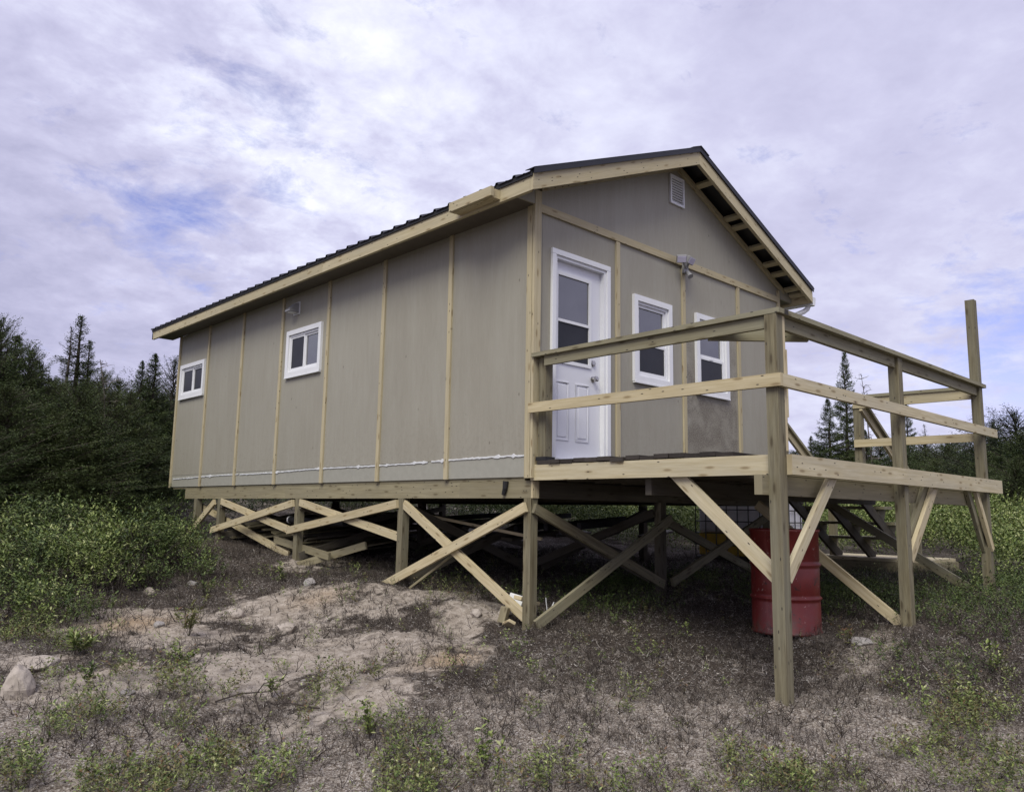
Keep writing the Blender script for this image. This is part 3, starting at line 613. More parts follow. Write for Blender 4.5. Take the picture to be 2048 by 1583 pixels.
for x, a_, b_ in ((XO - .002, (2.27, -1.14), (.06, -.27)), (XI, (1.96, -.25), (.08, -1.24)), (XO, (4.42, -.60), (2.03, -.25)), (XI, (4.2, -.24), (2.04, -.60)), (XO - .003, (6.76, -.66), (4.30, -.25)),
                  (XI, (6.55, -.23), (4.29, -.62)), (XO, (7.72, -.82), (6.70, -.24)), (.15, (7.7, -.28), (4.65, -.92))):
    brace((x, a_[0], a_[1]), (x, b_[0], b_[1]), 'pine')
for y, mat in ((0.06, 'treated'), (2.0, 'oldshadewood'), (4.25, 'oldshadewood'), (6.6, 'oldshadewood')):
    gz0, gz1, gz2 = (gz(x, y) for x in (.1, 2.0, 4.2))
    brace((.03, y - .064, -.28), (1.96, y - .064, gz1 + .10), mat); brace((2.06, y - .10, -.36), (.03, y - .10, gz0 + .05), 'railwood' if y < 1 else mat)
    brace((2.05, y - .064, -.40), (4.05, y - .064, gz2 - .0 + .04), mat); brace((2.06, y - .10, gz1 + .12), (4.2, y - .10, -.27), mat)
for y0, y1 in ((.1, 1.95), (2.05, 4.2), (4.3, 6.55)):
    brace((1.94, y0, -.3), (1.94, y1, gz(1.94, y1) + .15), 'oldshadewood'); brace((1.90, y1, -.3), (1.90, y0, gz(1.9, y0) + .15), 'oldshadewood')
MB().tube([(.0, .34, -.035), (-.005, .345, -.10), (.0, .37, -.16)], .028, 10, .018).build('pipe_stub', M['dark'], cabin)
adopt(cabin)

# ------------------------------------------------------------------ deck
DY = -2.38; DW = 4.69
deck = empty('deck', (2.2, -1.2, -1.2), 'raised pine deck with open railings along the gable end of the cabin', 'deck')
BXD = lambda n, m, lo, hi, al=None: BX(n, M[m], deck, lo, hi, al)
B('rim_board', M['deckpine'], deck, (.019, .02, .036), (.019, DY - .02, .036), .138, .038)
B('rim_board', M['deckpine'], deck, (.045, DY - .019 - .045, .036), (DW, DY - .019 - .045, .036), .138, .038)
B('rim_board', M['oldshadewood'], deck, (4.42, -.05, .036), (4.42, DY, .036), .136, .038)
for i in range(11):
    x = .42 + i * .395; B('joist', M['oldshadewood'], deck, (x, -.06, .033), (x, DY + .12, .033), .132, .038)
yb = -.07; k_ = 0
while yb > DY + .42:
    w_ = .135; z_ = .122 + random.uniform(-.004, .010); xs = random.uniform(-.02, .012)
    if k_ == 1: z_ += .004
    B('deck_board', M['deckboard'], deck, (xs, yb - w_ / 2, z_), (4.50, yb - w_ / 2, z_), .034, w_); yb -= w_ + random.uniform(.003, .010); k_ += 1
# lower beam under the front edge, header by the house
B('rim_joist', M['beam'], deck, (.06, DY + .065, .033), (4.4, DY + .065, .033), .132, .036)
B('beam', M['beam'], deck, (-.13, DY + .075, -.105), (4.05, DY + .075, -.105), .135, .06)
B('beam', M['oldshadewood'], deck, (.12, -1.2, -.10), (4.4, -1.2, -.10), .13, .06)
def dpost(x, y, top, mat='treated', lean=(0, 0)): z = gz(x, y) - .06; return B('post', M[mat], deck, (x, y, z), (x + lean[0], y + lean[1], top), .089, .089, (1, 0, 0))
PXS = (.0, 2.135, 4.32)
dpost(.0, DY, 1.082, 'treated'); B('post_stiffener', M['pine'], deck, (.064, DY + .0, .13), (.064, DY + .0, 1.08), .084, .036, (0, 1, 0))
dpost(PXS[1], DY, 1.082, 'treated'); dpost(PXS[2], DY, 2.04, 'treated')
B('post', M['treated'], deck, (.058, -.105, .142), (.058, -.105, 1.078), .089, .089, (1, 0, 0))
BXD('post_shoe', 'dark', (.0, -.165, .142), (.125, -.045, .175))
# railings: cap, top rail, middle rail
CZ = 1.10
B('rail_cap', M['railwood'], deck, (.022, -.02, CZ), (.022, DY - .07, CZ + .003), .036, .138, (0, 0, 1))
B('rail_cap', M['railwood'], deck, (.093, DY + .0, CZ + .003), (4.42, DY + .0, CZ), .036, .138, (0, 0, 1))
B('top_rail', M['railwood'], deck, (.0, -.155, CZ - .063), (.0, DY + .047, CZ - .063), .088, .036)
B('top_rail', M['railwood'], deck, (.048, DY - .0, CZ - .062), (2.088, DY - .0, CZ - .062), .088, .036)
B('top_rail', M['railwood'], deck, (2.182, DY - .0, CZ - .064), (4.274, DY - .0, CZ - .064), .088, .036)
B('corner_brace', M['railwood'], deck, (.02, -1.84, .98 + .045), (.55, DY + .02, .98 + .045), .088, .036)
B('middle_rail', M['pine'], deck, (-.064, -.02, .612), (-.064, DY - .085, .609), .089, .036)
B('middle_rail', M['deckpine'], deck, (-.045, DY - .064, .609), (4.65, DY - .064, .608), .089, .036)
# railing on the stair side
SPY = -1.06
B('post', M['treated'], deck, (4.44, SPY, -.1), (4.44, SPY, 1.04), .089, .089, (1, 0, 0))
B('post', M['treated'], deck, (4.50, -.06, -.1), (4.50, -.06, .96), .089, .089, (1, 0, 0))
B('top_rail', M['trimpine'], deck, (4.40, SPY + .04, 1.035), (4.40, DY + .05, 1.035), .12, .036)
B('rail_cap', M['railwood'], deck, (4.42, SPY + .06, 1.112), (4.42, DY + .075, 1.098), .034, .11)
B('middle_rail', M['pine'], deck, (4.375, SPY + .03, .555), (4.375, DY + .01, .555), .089, .036)
# braces
def dbrace(p, q, mat='pine', w=.089): return brace(p, q, mat, deck, w)
dbrace((.058, -1.46, .04), (.058, DY + .0, -.775), 'deckpine', .10)
dbrace((.815, DY - .024, .03), (.035, DY - .024, -.73), 'deckpine', .089)
dbrace((2.90, DY - .024, .03), (2.19, DY - .02, -.66), 'pine'); dbrace((3.95, DY - .024, .03), (4.33, DY - .045, -.62), 'pine', .07)
dbrace((2.76, DY + .02, .0), (2.19, DY + .02, -.62), 'railwood'); dbrace((3.87, DY + .02, .0), (4.3, DY + .02, -.62), 'railwood')
dbrace((2.15, -1.0, -.20), (2.15, -2.36, -1.235), 'pine'); dbrace((4.30, -.55, -.05), (4.30, -2.22, -1.04), 'railwood')
adopt(deck)

# ------------------------------------------------------------------ stairs
st = empty('staircase', (5.3, -.6, -1.0), 'open wooden steps with sloping handrails leading down from the deck', 'staircase')
def S_(n, m, *a): return B(n, M[m], st, *a)
for y in (-1.02, -.58, -.13):
    S_('stringer', 'oldshadewood', (4.42, y, -.04), (5.86, y, -.84), .12, .038)
    for k in range(4): MB().prism([(4.62 + k * .3, -.02 - k * .19), (4.86 + k * .3, -.02 - k * .19), (4.80 + k * .3, -.16 - k * .19), (4.64 + k * .3, -.11 - k * .19)], 1, y - .018, y + .018).build('step_block', M['treated'], st)
for k in range(4): S_('tread', 'railwood', (4.73 + k * .3, -1.12, .0 - k * .19), (4.73 + k * .3, -.03, .0 - k * .19), .036, .25)
for y, z1 in ((-1.115, 1.0), (-.02, .95)):
    S_('handrail', 'trimpine', (4.40, y, z1 - .02), (5.95, y, z1 - .95), .089, .036); S_('handrail_cap', 'railwood', (4.40, y, z1 + .045), (5.97, y, z1 - .895), .034, .11)
    z = gz(5.9, y) - .05; S_('post', 'treated', (5.9, y, z), (5.9, y, .02), .089, .089, (1, 0, 0))
adopt(st)
lz = -.84
ld = empty('landing_platform', (6.3, -.6, -1.1), 'low pine landing platform at the foot of the deck steps', 'platform')
for k in range(7): B('board', M['deckpine'], ld, (5.62 + k * .145, -1.35, lz), (5.62 + k * .145, .15, lz), .036, .139)
for a_, b_ in (((5.55, -1.37), (6.56, -1.37)), ((5.55, .17), (6.56, .17)), ((5.56, -1.35), (5.56, .15)), ((6.55, -1.35), (6.55, .15))):
    B('side_board', M['beam'], ld, a_ + (lz - .09,), b_ + (lz - .09,), .138, .036)
for x in (5.62, 6.5):
    for y in (-1.3, .1): B('leg', M['pine'], ld, (x, y, gz(x, y) - .1), (x, y, lz - .02), .07, .07, (1, 0, 0))
adopt(ld)

# ------------------------------------------------------------------ barrel
bx_, by_ = 1.62, -1.55; bz = gz(bx_, by_) - .03
br = empty('barrel', (bx_, by_, bz), 'red steel drum with chipped paint standing under the deck', 'barrel')
R0 = .292; prof = [(0, .012), (R0 - .012, .012), (R0 - .010, 0), (R0 + .004, 0), (R0 + .004, .018), (R0 - .004, .028)]
for zc_ in (.30, .585):
    prof += [(R0 - .004, zc_ - .035), (R0 - .009, zc_ - .024), (R0 + .006, zc_ - .008), (R0 + .010, zc_), (R0 + .006, zc_ + .008), (R0 - .009, zc_ + .024), (R0 - .004, zc_ + .035)]
prof += [(R0 - .004, .855), (R0 + .005, .865), (R0 + .007, .885), (R0 - .006, .885), (R0 - .008, .868), (0, .868)]
body = MB().lathe(prof, (0, 0, 0), 64).build('drum', M['red'], br, merge=True)
for v in body.data.vertices:      # dents
    a = math.atan2(v.co.y, v.co.x); 
    for da, dz, am in ((-2.3, .15, .012), (-1.2, .43, .014), (-.4, .7, .01), (2.6, .5, .015)):
        q = math.exp(-(((a - da + math.pi) % (2 * math.pi) - math.pi) / .28) ** 2 - ((v.co.z - dz) / .07) ** 2); v.co.x *= 1 - am * q / R0 * 1.5; v.co.y *= 1 - am * q / R0 * 1.5
MB().lathe([(0, .016), (.03, .016), (.03, 0)], (.16, -.1, .868), 16).build('bung_cap', M['steel'], br)

# ------------------------------------------------------------------ caged liquid tank behind the cabin corner
tx0, ty0 = 5.0, .42; tw, tl, th_ = 1.0, 1.2, 1.0; tz = gz(5.5, 1.0) - .02
tk = empty('caged_tank', (tx0 + tw / 2, ty0 + tl / 2, tz), 'white plastic tank in a metal grid cage half full of yellow liquid', 'tank')
def TB(n, m, lo, hi): return BX(n, M[m], tk, (tx0 + lo[0], ty0 + lo[1], tz + lo[2]), (tx0 + hi[0], ty0 + hi[1], tz + hi[2]))
o = TB('tank_body', 'tank', (.03, .03, .47), (tw - .03, tl - .03, 1.08)); bevel(o, .05, 3)
o = TB('tank_lower', 'yellow', (.03, .03, .15), (tw - .03, tl - .03, .4695)); bevel(o, .02, 2)
for k in range(3): TB('pallet_runner', 'oldshadewood', (0, k * .52, 0), (tw, k * .52 + .14, .09))
for k in range(7): TB('pallet_slat', 'oldshadewood', (k * .145, 0, .0905), (k * .145 + .11, tl, .115))
mb = MB(); X0, X1, Y0, Y1, Z0, Z1 = tx0, tx0 + tw, ty0, ty0 + tl, tz + .13, tz + 1.12
for z in np.linspace(Z0, Z1, 7): mb.tube([(X0, Y0, z), (X1, Y0, z), (X1, Y1, z), (X0, Y1, z), (X0, Y0, z)], .008, 6)
for u in np.linspace(0, 1, 8):
    for x in (X0, X1): mb.tube([(x, Y0 + u * (Y1 - Y0), Z0), (x, Y0 + u * (Y1 - Y0), Z1)], .008, 6)
for u in np.linspace(0, 1, 7):
    for y in (Y0, Y1): mb.tube([(X0 + u * (X1 - X0), y, Z0), (X0 + u * (X1 - X0), y, Z1)], .008, 6)
mb.build('cage', M['cage'], tk); adopt(tk)

# ------------------------------------------------------------------ things lying under the cabin
def thing_board(name, p, q, w, t, mat, label, cat, group=None, up=(0, 0, 1)):
    p, q = Vector(p), Vector(q); c = (p + q) / 2; o = MB().board(p - c, q - c, w, t, up).build(name, M[mat]); o.location = c; return tag(o, label, cat, group)
rr = random.Random(5)
for i in range(40):
    y0 = 4.15 + rr.random() * 2.7; x0 = .13 + rr.random() * .5; L_ = 1.3 + rr.random() * 2.0; an = rr.uniform(-.35, .3); lv = (i % 13) * .026
    x1 = x0 + L_ * math.cos(an); y1 = y0 + L_ * math.sin(an) * .6; z0, z1 = gz(x0, y0) + .03 + lv * .7, gz(x1, y1) + .08 + lv + rr.uniform(0, .14)
    thing_board('plank', (x0, y0, z0), (x1, y1, z1), .025, rr.choice((.09, .12, .14)), rr.choice(('oldshadewood', 'treated', 'beam', 'beam', 'trimpine')), 'weathered plank in the heap of scrap lumber under the far end of the cabin', 'plank', 'scrap planks heaped under the cabin', (rr.uniform(-.3, .3), rr.uniform(-.2, .2), 1))
def GP(px, py, up=0.): x, y = G(px, py); return (x, y, gz(x, y) + up)
thing_board('plank', (.10, 3.55, -.885), (.12, 5.0, -.735), .09, .03, 'beam', 'pale plank edging the scrap lumber heap under the long wall', 'plank')
thing_board('plank', (.0, 4.12, gz(0, 4.1) - .0), (.35, 3.15, -.74), .09, .03, 'beam', 'short grey board leaning up from the base of the second braced post', 'plank')
thing_board('plank', (.55, 2.6, -.33), (.75, .6, -.58), .03, .02, 'pine', 'thin pale strip slanting under the cabin behind the near post', 'wood strip')
thing_board('plank', (-.02, 1.75, gz(0, 1.7) + .02), (.10, 1.15, -.72), .022, .014, 'beam', 'thin stick propped upright against the crossed braces of the long side', 'stick')
for i in range(9):
    y = .8 + i * .6; z = -.35 - .03 * (i % 3)
    thing_board('dark_pipe', (1.2 + .12 * i, y - .3, z - .10), (3.6 + .1 * i, y + .3 + .2 * (i % 2), z), .07, .05, 'dark', 'long black plastic length stored on the lumber under the middle of the cabin', 'plastic strip', 'black plastic lengths stored under the cabin')
for i in range(7):
    x, y = 1.2 + i * .42, 1.6 + (i % 3) * .9
    thing_board('plank', (x, y, -.62 - .05 * (i % 2)), (x + 1.3, y + .5, -.56 - .04 * (i % 3)), .14, .035, 'oldshadewood', 'weathered board stacked flat under the middle of the cabin', 'plank', 'boards stored under the middle of the cabin', (0, 1, .1))
for i, (x, y, z, s) in enumerate(((1.3, 2.3, -.55, .07), (2.7, 2.0, -.5, .06), (3.1, 2.5, -.52, .08), (2.5, 1.7, -.60, .06), (3.4, 1.8, -.45, .05))):
    mb = MB().box((-s, -s * .6, -s * .3), (s, s * .6, s * .3)); mb.v = [(a + rr.uniform(-.01, .01), b + rr.uniform(-.01, .01), c + rr.uniform(-.008, .008)) for a, b, c in mb.v]
    o = mb.build('foam_scrap', M['styro']); o.location = (x, y, z); o.rotation_euler = (rr.uniform(-.3, .3), rr.uniform(-.3, .3), rr.random() * 3); tag(o, 'small white foam scrap lying on the stored boards under the cabin', 'foam scrap', 'white foam scraps under the cabin')
cq = empty('pipe_roll', (.28, 4.62, -.47), 'dark pipe with a white end stored behind the braces by the second post', 'pipe')
MB().tube([(0, .28, .0), (.05, -.4, -.02), (.12, -.9, -.02)], .045, 12).build('pipe', M['dark'], cq); MB().tube([(-.003, .30, 0), (0, .2799, 0)], .05, 14).build('end_cap', M['styro'], cq)
# debris by the near corner post
cb = GP(1030, 1195)
def chunk(name, loc, dims, rot, mat, label, cat):
    mb = MB().box(tuple(-d / 2 for d in dims), tuple(d / 2 for d in dims)); o = mb.build(name, M[mat]); o.location = loc; o.rotation_euler = rot; bevel(o, .006); return tag(o, label, cat)
chunk('wood_block', (.25, .42, gz(.25, .42) + .10), (.18, .14, .10), (.25, .3, .6), 'styro', 'white foam block tipped beside the near corner post', 'foam block')
chunk('wood_block', (.18, .22, gz(.18, .22) + .20), (.30, .09, .035), (.1, .25, .15), 'pine', 'pine offcut lying across the foam behind the corner post', 'offcut')
chunk('wood_block', (-.10, .16, gz(-.1, .16) + .06), (.16, .07, .03), (.5, .3, 1.2), 'pine', 'broken yellow pine wedge at the foot of the corner post', 'offcut')
chunk('wood_block', (-.06, .27, gz(-.06, .27) + .09), (.07, .07, .14), (.2, .1, .4), 'beam', 'short round grey wood stub beside the corner post foot', 'offcut')
wb = MB().tube([(.30, .1, gz(.3, 0) + .22), (.33, .10, gz(.3, 0) + .03), (.38, .12, gz(.3, 0) + .10), (.43, .12, gz(.3, 0) + .17)], .005, 6)
tag(wb.build('wire_stub', M['styro']), 'bent white plastic wire sticking up behind the corner post', 'wire')

# ------------------------------------------------------------------ rocks
def rock(px, py, s, mat, label, seed, flat=.6):
    import bmesh
    x, y = G(px, py); bm = bmesh.new(); bmesh.ops.create_icosphere(bm, subdivisions=4, radius=1); r = np.random.default_rng(seed)
    D_ = r.normal(size=(9, 3)); D_ /= np.linalg.norm(D_, axis=1)[:, None]; K_ = r.uniform(.62, .95, 9)
    for v in bm.verts:
        n = np.array(v.co); m = 1.0
        for d_, k in zip(D_, K_):
            t = n @ d_
            if t > 0: m = min(m, k / max(t, 1e-3))
        if seed == 3: n = n * np.array([1 - .5 * max(n[2], 0), 1 - .5 * max(n[2], 0), 1.25])
        j = 1 + .05 * math.sin(n[0] * 9 + seed) * math.sin(n[1] * 8) * math.cos(n[2] * 7)
        v.co = Vector(n * m * j)
        v.co = Vector((v.co.x * s[0], v.co.y * s[1], v.co.z * s[2]))
    me = bpy.data.meshes.new('rock'); bm.to_mesh(me); bm.free(); me.materials.append(M[mat]); o = bpy.data.objects.new('rock', me); COL.objects.link(o)
    o.location = (x, y, gz(x, y) + s[2] * .35); o.rotation_euler = (0, 0, seed * 1.3); return tag(o, label, 'rock')
for a in ((35, 1390, (.12, .10, .125), 'rock', 'pointed tan boulder at the left edge of the sand', 3), (75, 1335, (.15, .10, .06), 'rock', 'flat whitish rock just behind the pointed boulder', 5), (140, 1222, (.07, .06, .05), 'rock', 'rounded pale rock at the edge of the low bushes', 8),
          (572, 1250, (.13, .09, .06), 'rock', 'flat tan rock in the sand below the second braced post', 11), (620, 1180, (.09, .07, .05), 'rock2', 'grey rock in the dug soil below the long wall', 13), (470, 1222, (.09, .08, .06), 'rock', 'tan rock half buried in the middle of the sand', 16),
          (318, 1255, (.045, .04, .035), 'rock2', 'small dark stone left of the green seedlings', 19), (300, 1175, (.07, .05, .05), 'rock', 'pale stone at the far rim of the sand by the leafy bush', 21), (952, 1237, (.06, .05, .05), 'rock', 'sand coated stone near the corner post pit', 23),
          (475, 1540, (.045, .035, .03), 'rock', 'small white stone near the bottom of the foreground', 26), (385, 1165, (.06, .05, .04), 'rock2', 'grey stone on the low ridge beside the bushes', 29), (255, 1390, (.05, .04, .03), 'rock2', 'small grey stone behind the fern clump', 31),
          (1720, 1290, (.10, .07, .045), 'rock2', 'flat pale rock in the gravel beyond the front deck post', 33), (1010, 1232, (.07, .05, .04), 'rock', 'stone on the lip of the hole by the corner post', 36)): rock(*a)

# ------------------------------------------------------------------ plants (numpy built)
def rnd(n, a, b): return RNG.uniform(a, b, n)
def leaf_quads(base, d, nrm, L, Wd):
    """diamond leaves: base point, direction, side normal"""
    s = np.cross(d, nrm); s /= np.linalg.norm(s, axis=1)[:, None] + 1e-9; L = L[:, None]; Wd = Wd[:, None]; up = np.cross(s, d)
    return np.stack([base, base + d * L * .45 + s * Wd * .5 + up * L * .05, base + d * L - up * L * .08, base + d * L * .45 - s * Wd * .5 + up * L * .05], 1)
def ribbons(p, q, r0, r1):
    """thin three sided stems from p to q"""
    d = q - p; d /= np.linalg.norm(d, axis=1)[:, None] + 1e-9; a = np.cross(d, np.array([.3, .5, .8])); a /= np.linalg.norm(a, axis=1)[:, None] + 1e-9; b = np.cross(d, a); out = []
    c = [a * math.cos(t) + b * math.sin(t) for t in (0, 2.094, 4.189)]
    for i in range(3): out.append(np.stack([p + c[i] * r0[:, None], p + c[(i + 1) % 3] * r0[:, None], q + c[(i + 1) % 3] * r1[:, None], q + c[i] * r1[:, None]], 1))
    return np.concatenate(out)
def sprig(n, h, ll, lw, spread=.5, branches=3):
    """little upright shrub shoot: quads (n,4,3) of leaves and of stems"""
    leaves = []; stems = []; 
    for b in range(branches):
        a = RNG.uniform(0, 6.28); tilt = RNG.uniform(.1, spread) if b else RNG.uniform(0, .2); hh = h * RNG.uniform(.65, 1)
        top = np.array([math.cos(a) * math.sin(tilt), math.sin(a) * math.sin(tilt), math.cos(tilt)]) * hh; m = n // branches; t = rnd(m, .25, 1.02)
        p = t[:, None] * top; ph = rnd(m, 0, 6.28); el = rnd(m, .0, 1.1); d = np.stack([np.cos(ph) * np.cos(el), np.sin(ph) * np.cos(el), np.sin(el)], 1)
        nr = np.stack([rnd(m, -.5, .5), rnd(m, -.5, .5), np.ones(m)], 1); leaves.append(leaf_quads(p, d, nr, ll * rnd(m, .6, 1.15), lw * rnd(m, .7, 1.1)))
        stems.append(ribbons(np.zeros((1, 3)), top[None] * .97, np.array([.0022]), np.array([.001])))
    return np.concatenate(leaves), np.concatenate(stems)
def twigs(h, r, nb=4, spread=.7, curl=.25):
    out = []
    def seg(p, d, L, r_, depth):
        k = 3; 
        for i in range(k):
            d2 = d + RNG.normal(0, curl, 3) * .6; d2 /= np.linalg.norm(d2); q = p + d2 * L / k; out.append(ribbons(p[None], q[None], np.array([r_]), np.array([r_ * .75]))); 
            if depth and i: 
                for _ in range(1 + (RNG.random() > .5)): seg(q, d2 + RNG.normal(0, spread, 3), L * .5, r_ * .6, depth - 1)
            p = q; d = d2; r_ *= .75
    for b in range(nb):
        a = RNG.uniform(0, 6.28); t = RNG.uniform(.1, spread * 1.3); seg(np.zeros(3), np.array([math.cos(a) * math.sin(t), math.sin(a) * math.sin(t), math.cos(t)]), h * RNG.uniform(.5, 1), r, 1)
    return np.concatenate(out)
def scatter(protos, X, Y, S, z=None, tilt=.15, lift=0.):
    """place quad prototypes at points; returns quads and a random number per quad"""
    Q = []; U = []; z = ground_z(X, Y) if z is None else z; pick = RNG.integers(0, len(protos), len(X)); tone = RNG.random(len(X))
    for k, P in enumerate(protos):
        i = np.where(pick == k)[0]
        if not len(i): continue
        a = rnd(len(i), 0, 6.28); c, s = np.cos(a), np.sin(a); tx, ty = RNG.normal(0, tilt, len(i)), RNG.normal(0, tilt, len(i)); q = P[None] * S[i, None, None, None]
        x = q[..., 0] * c[:, None, None] - q[..., 1] * s[:, None, None]; y = q[..., 0] * s[:, None, None] + q[..., 1] * c[:, None, None]; zz = q[..., 2]
        x = x + zz * tx[:, None, None] + X[i, None, None]; y = y + zz * ty[:, None, None] + Y[i, None, None]; zz = zz + z[i, None, None] + lift
        Q.append(np.stack([x, y, zz], -1).reshape(-1, 4, 3)); U.append((tone[i, None] * 40 + RNG.random((len(i), len(P))) * 1.2).ravel())
    return np.concatenate(Q), np.concatenate(U)
def quads_obj(name, Q, U, mat, parent=None):
    n = len(Q); uv = np.repeat(U, 4); return np_mesh(name, Q.reshape(-1, 3), np.arange(n * 4).reshape(n, 4), mat, np.stack([uv, uv * .37], 1), parent)
def stuff(o, label, cat): return tag(o, label, cat, None, 'stuff')
def cam_dist(X, Y): return np.hypot(X - CAM.x, Y - CAM.y)
def in_view(X, Y, margin=.12):
    dx, dy = X - CAM.x, Y - CAM.y; u = dx * RT.x + dy * RT.y; w = dx * FW.x + dy * FW.y; return (w > 1.0) & (np.abs(u) < w * (1024 / FPX + margin) + .6)
def under(X, Y): return (X > .1) & (X < 4.5) & (Y > .3) & (Y < 8.4)

# low leafy bushes -------------------------------------------------
BUSH = []      # x, y, rx, ry, strength, height
def bush(px, py, rx, ry, a=1., h=.4): x, y = G(px, py); BUSH.append((x, y, rx, ry, a, h))
for a in ((60, 1100, 1.6, 1.6, 1, .50), (170, 1060, 1.4, 1.6, 1, .50), (290, 1060, .9, 1.0, 1, .45), (100, 1180, 1.0, .8, 1, .36), (225, 1140, 1.1, .8, 1, .48), (300, 1120, .7, .6, 1, .42), (20, 1200, .8, .8, .9, .3), (60, 1235, .8, .5, .75, .22), (190, 1195, .6, .4, .8, .25), (300, 1165, .5, .35, .7, .25), (400, 1150, .4, .35, .6, .22), (40, 1010, 2.6, 3, 1, .6), (250, 1000, 2.4, 3, 1, .6), (320, 1010, 1.0, 1.6, 1, .45), (1950, 1085, 1.3, 1.3, 1, .5), (2035, 1150, 1.0, 1.0, 1, .45), (1880, 1180, .6, .5, .8, .3), (2000, 1230, .7, .6, .8, .3), (2040, 1060, 2, 2, 1, .6)): bush(*a)
FARB = ((6.9, -2.7, 2.0, 1.4), (7.6, .8, 1.5, 2.4), (7.2, -4.3, 1.8, 1.2), (5.3, -3.3, 1.0, .6), (-3, 10.5, 3.4, 4.0), (1.0, 11.5, 3.0, 2.6), (6, 11, 3.5, 2.5), (8.5, 5.5, 2.8, 4.5), (9.5, 1.0, 3.0, 3.2), (9, -2.6, 3.0, 2.2), (13, -4, 4, 3.5), (13, 2, 4, 6), (6.2, -3.6, 1.6, 1.2), (14, 8, 4, 5), (-8, 9, 4, 6), (17, -3, 4, 6), (18, 4, 4, 8), (10, -7, 4, 2.5))
def bush_field(X, Y):
    m = np.zeros_like(X); h = np.zeros_like(X)
    for x, y, rx, ry, a, hh in BUSH:
        g = a * np.exp(-(((X - x) / rx) ** 2 + ((Y - y) / ry) ** 2)); h = np.where(g > m, hh, h); m = np.maximum(m, g)
    for x, y, rx, ry in FARB:
        g = np.exp(-(((X - x) / rx) ** 2 + ((Y - y) / ry) ** 2) * .8); h = np.where(g > m, .5 + .35 * (X > 6), h); m = np.maximum(m, g)
    return m, h
SPR = [sprig(26, .34, .044, .019, .7, 3)[0] for _ in range(9)]; SPRF = [sprig(34, .40, .045, .019, .7, 4)[0] for _ in range(8)]
STM = [sprig(6, .34, .04, .02, .6, 4)[1] for _ in range(4)]
def field(n, x0, x1, y0, y1, thr=.38, soft=.25, dmin=0, dmax=99, part=0):
    X = rnd(n, x0, x1); Y = rnd(n, y0, y1); m, h = bush_field(X, Y); nn = vnoise(X, Y, .9, 11) * .6 + vnoise(X, Y, .35, 12) * .4; p = np.clip((m + (nn - .5) * .55 - thr) / soft, 0, 1)
    d = cam_dist(X, Y); k = (RNG.random(n) < p) & in_view(X, Y) & (d > dmin) & (d < dmax) & ~((X > -.05) & (X < 5.0) & (Y > -2.2) & (Y < 8.7)); k &= ~((X > 4.9) & (X < 6.8) & (Y > -1.75) & (Y < .4)); cl = vnoise(X, Y, .75, 17) * .6 + vnoise(X, Y, .28, 18) * .4 + RNG.normal(0, .07, n)
    if part: k &= (cl > .44) if part > 0 else (cl <= .46)
    X, Y, h, m = X[k], Y[k], h[k], m[k]; hm = h * np.clip(.25 + m * 1.1, .3, 1.05) * (.12 + 1.3 * (vnoise(X, Y, .8, 13) * .55 + vnoise(X, Y, .3, 14) * .45)); return X, Y, hm
def bushes(name, n, rect, protos, ph, mat, label, dmin, dmax, thr=.38, part=0):
    X, Y, hm = field(n, *rect, dmin=dmin, dmax=dmax, thr=thr, part=part); lay = RNG.random(len(X)) ** .6; z = ground_z(X, Y) + hm * lay * .75 - .02; S = (.55 + .7 * RNG.random(len(X))) * (hm * .5 + ph * .6) / ph
    Q, U = scatter(protos, X, Y, np.clip(S, .4, 1.3), z, .35); print(name, len(Q)); return stuff(quads_obj(name, Q, U, mat), label, 'bushes')
bushes('low_bushes', 46000, (-9, 1.5, 0, 14), SPR, .34, M['leaf'], 'mass of low bright green leafy bushes left of the sand', 0, 12, .38, 1)
bushes('low_bushes', 44000, (-9, 1.5, 0, 14), SPR, .34, M['leafdark'], 'leafy clumps darkened for shade among the bright bushes left of the sand', 0, 12, .33, -1)
bushes('low_bushes', 18000, (-12, 10, 3, 20), SPRF, .40, M['leafdark'], 'darker green bushes running back to the trees behind the cabin', 11.5, 26, .25)
bushes('low_bushes', 50000, (4, 24, -9, 14), SPRF, .40, M['leaf'], 'green bushes on the open ground beyond the deck', 0, 30, .3)
# dim creeping greenery round the deck posts and under the cabin
n = 24000; X = rnd(n, .3, 7.5); Y = rnd(n, -3.4, 6); m = np.exp(-(((X - 4.4) / 2.2) ** 2 + ((Y + 2.4) / .9) ** 2)) + .55 * np.exp(-(((X - 1.8) / 1.6) ** 2 + ((Y - .6) / .9) ** 2)) + .9 * np.exp(-(((X - 3.6) / 1.2) ** 2 + ((Y + .9) / .9) ** 2))
k = (RNG.random(n) < np.clip(m * 1.6 + (vnoise(X, Y, .5, 21) - .75) * 1.1, 0, 1)) & in_view(X, Y) & (np.hypot(X - bx_, Y - by_) > .4); X, Y = X[k], Y[k]
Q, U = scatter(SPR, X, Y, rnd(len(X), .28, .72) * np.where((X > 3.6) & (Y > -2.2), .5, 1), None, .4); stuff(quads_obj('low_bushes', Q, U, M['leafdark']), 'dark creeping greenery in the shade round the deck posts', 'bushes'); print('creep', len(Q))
# dark woody stems inside the bushes
X, Y, hm = field(6000, -9, 1.5, 0, 14, dmax=12, thr=.3); Q, U = scatter([twigs(.38, .004) for _ in range(6)], X, Y, hm / .38 + .3, None, .2); stuff(quads_obj('bush_stems', Q, U, M['twig']), 'dark woody stems standing between the low bushes', 'stems')

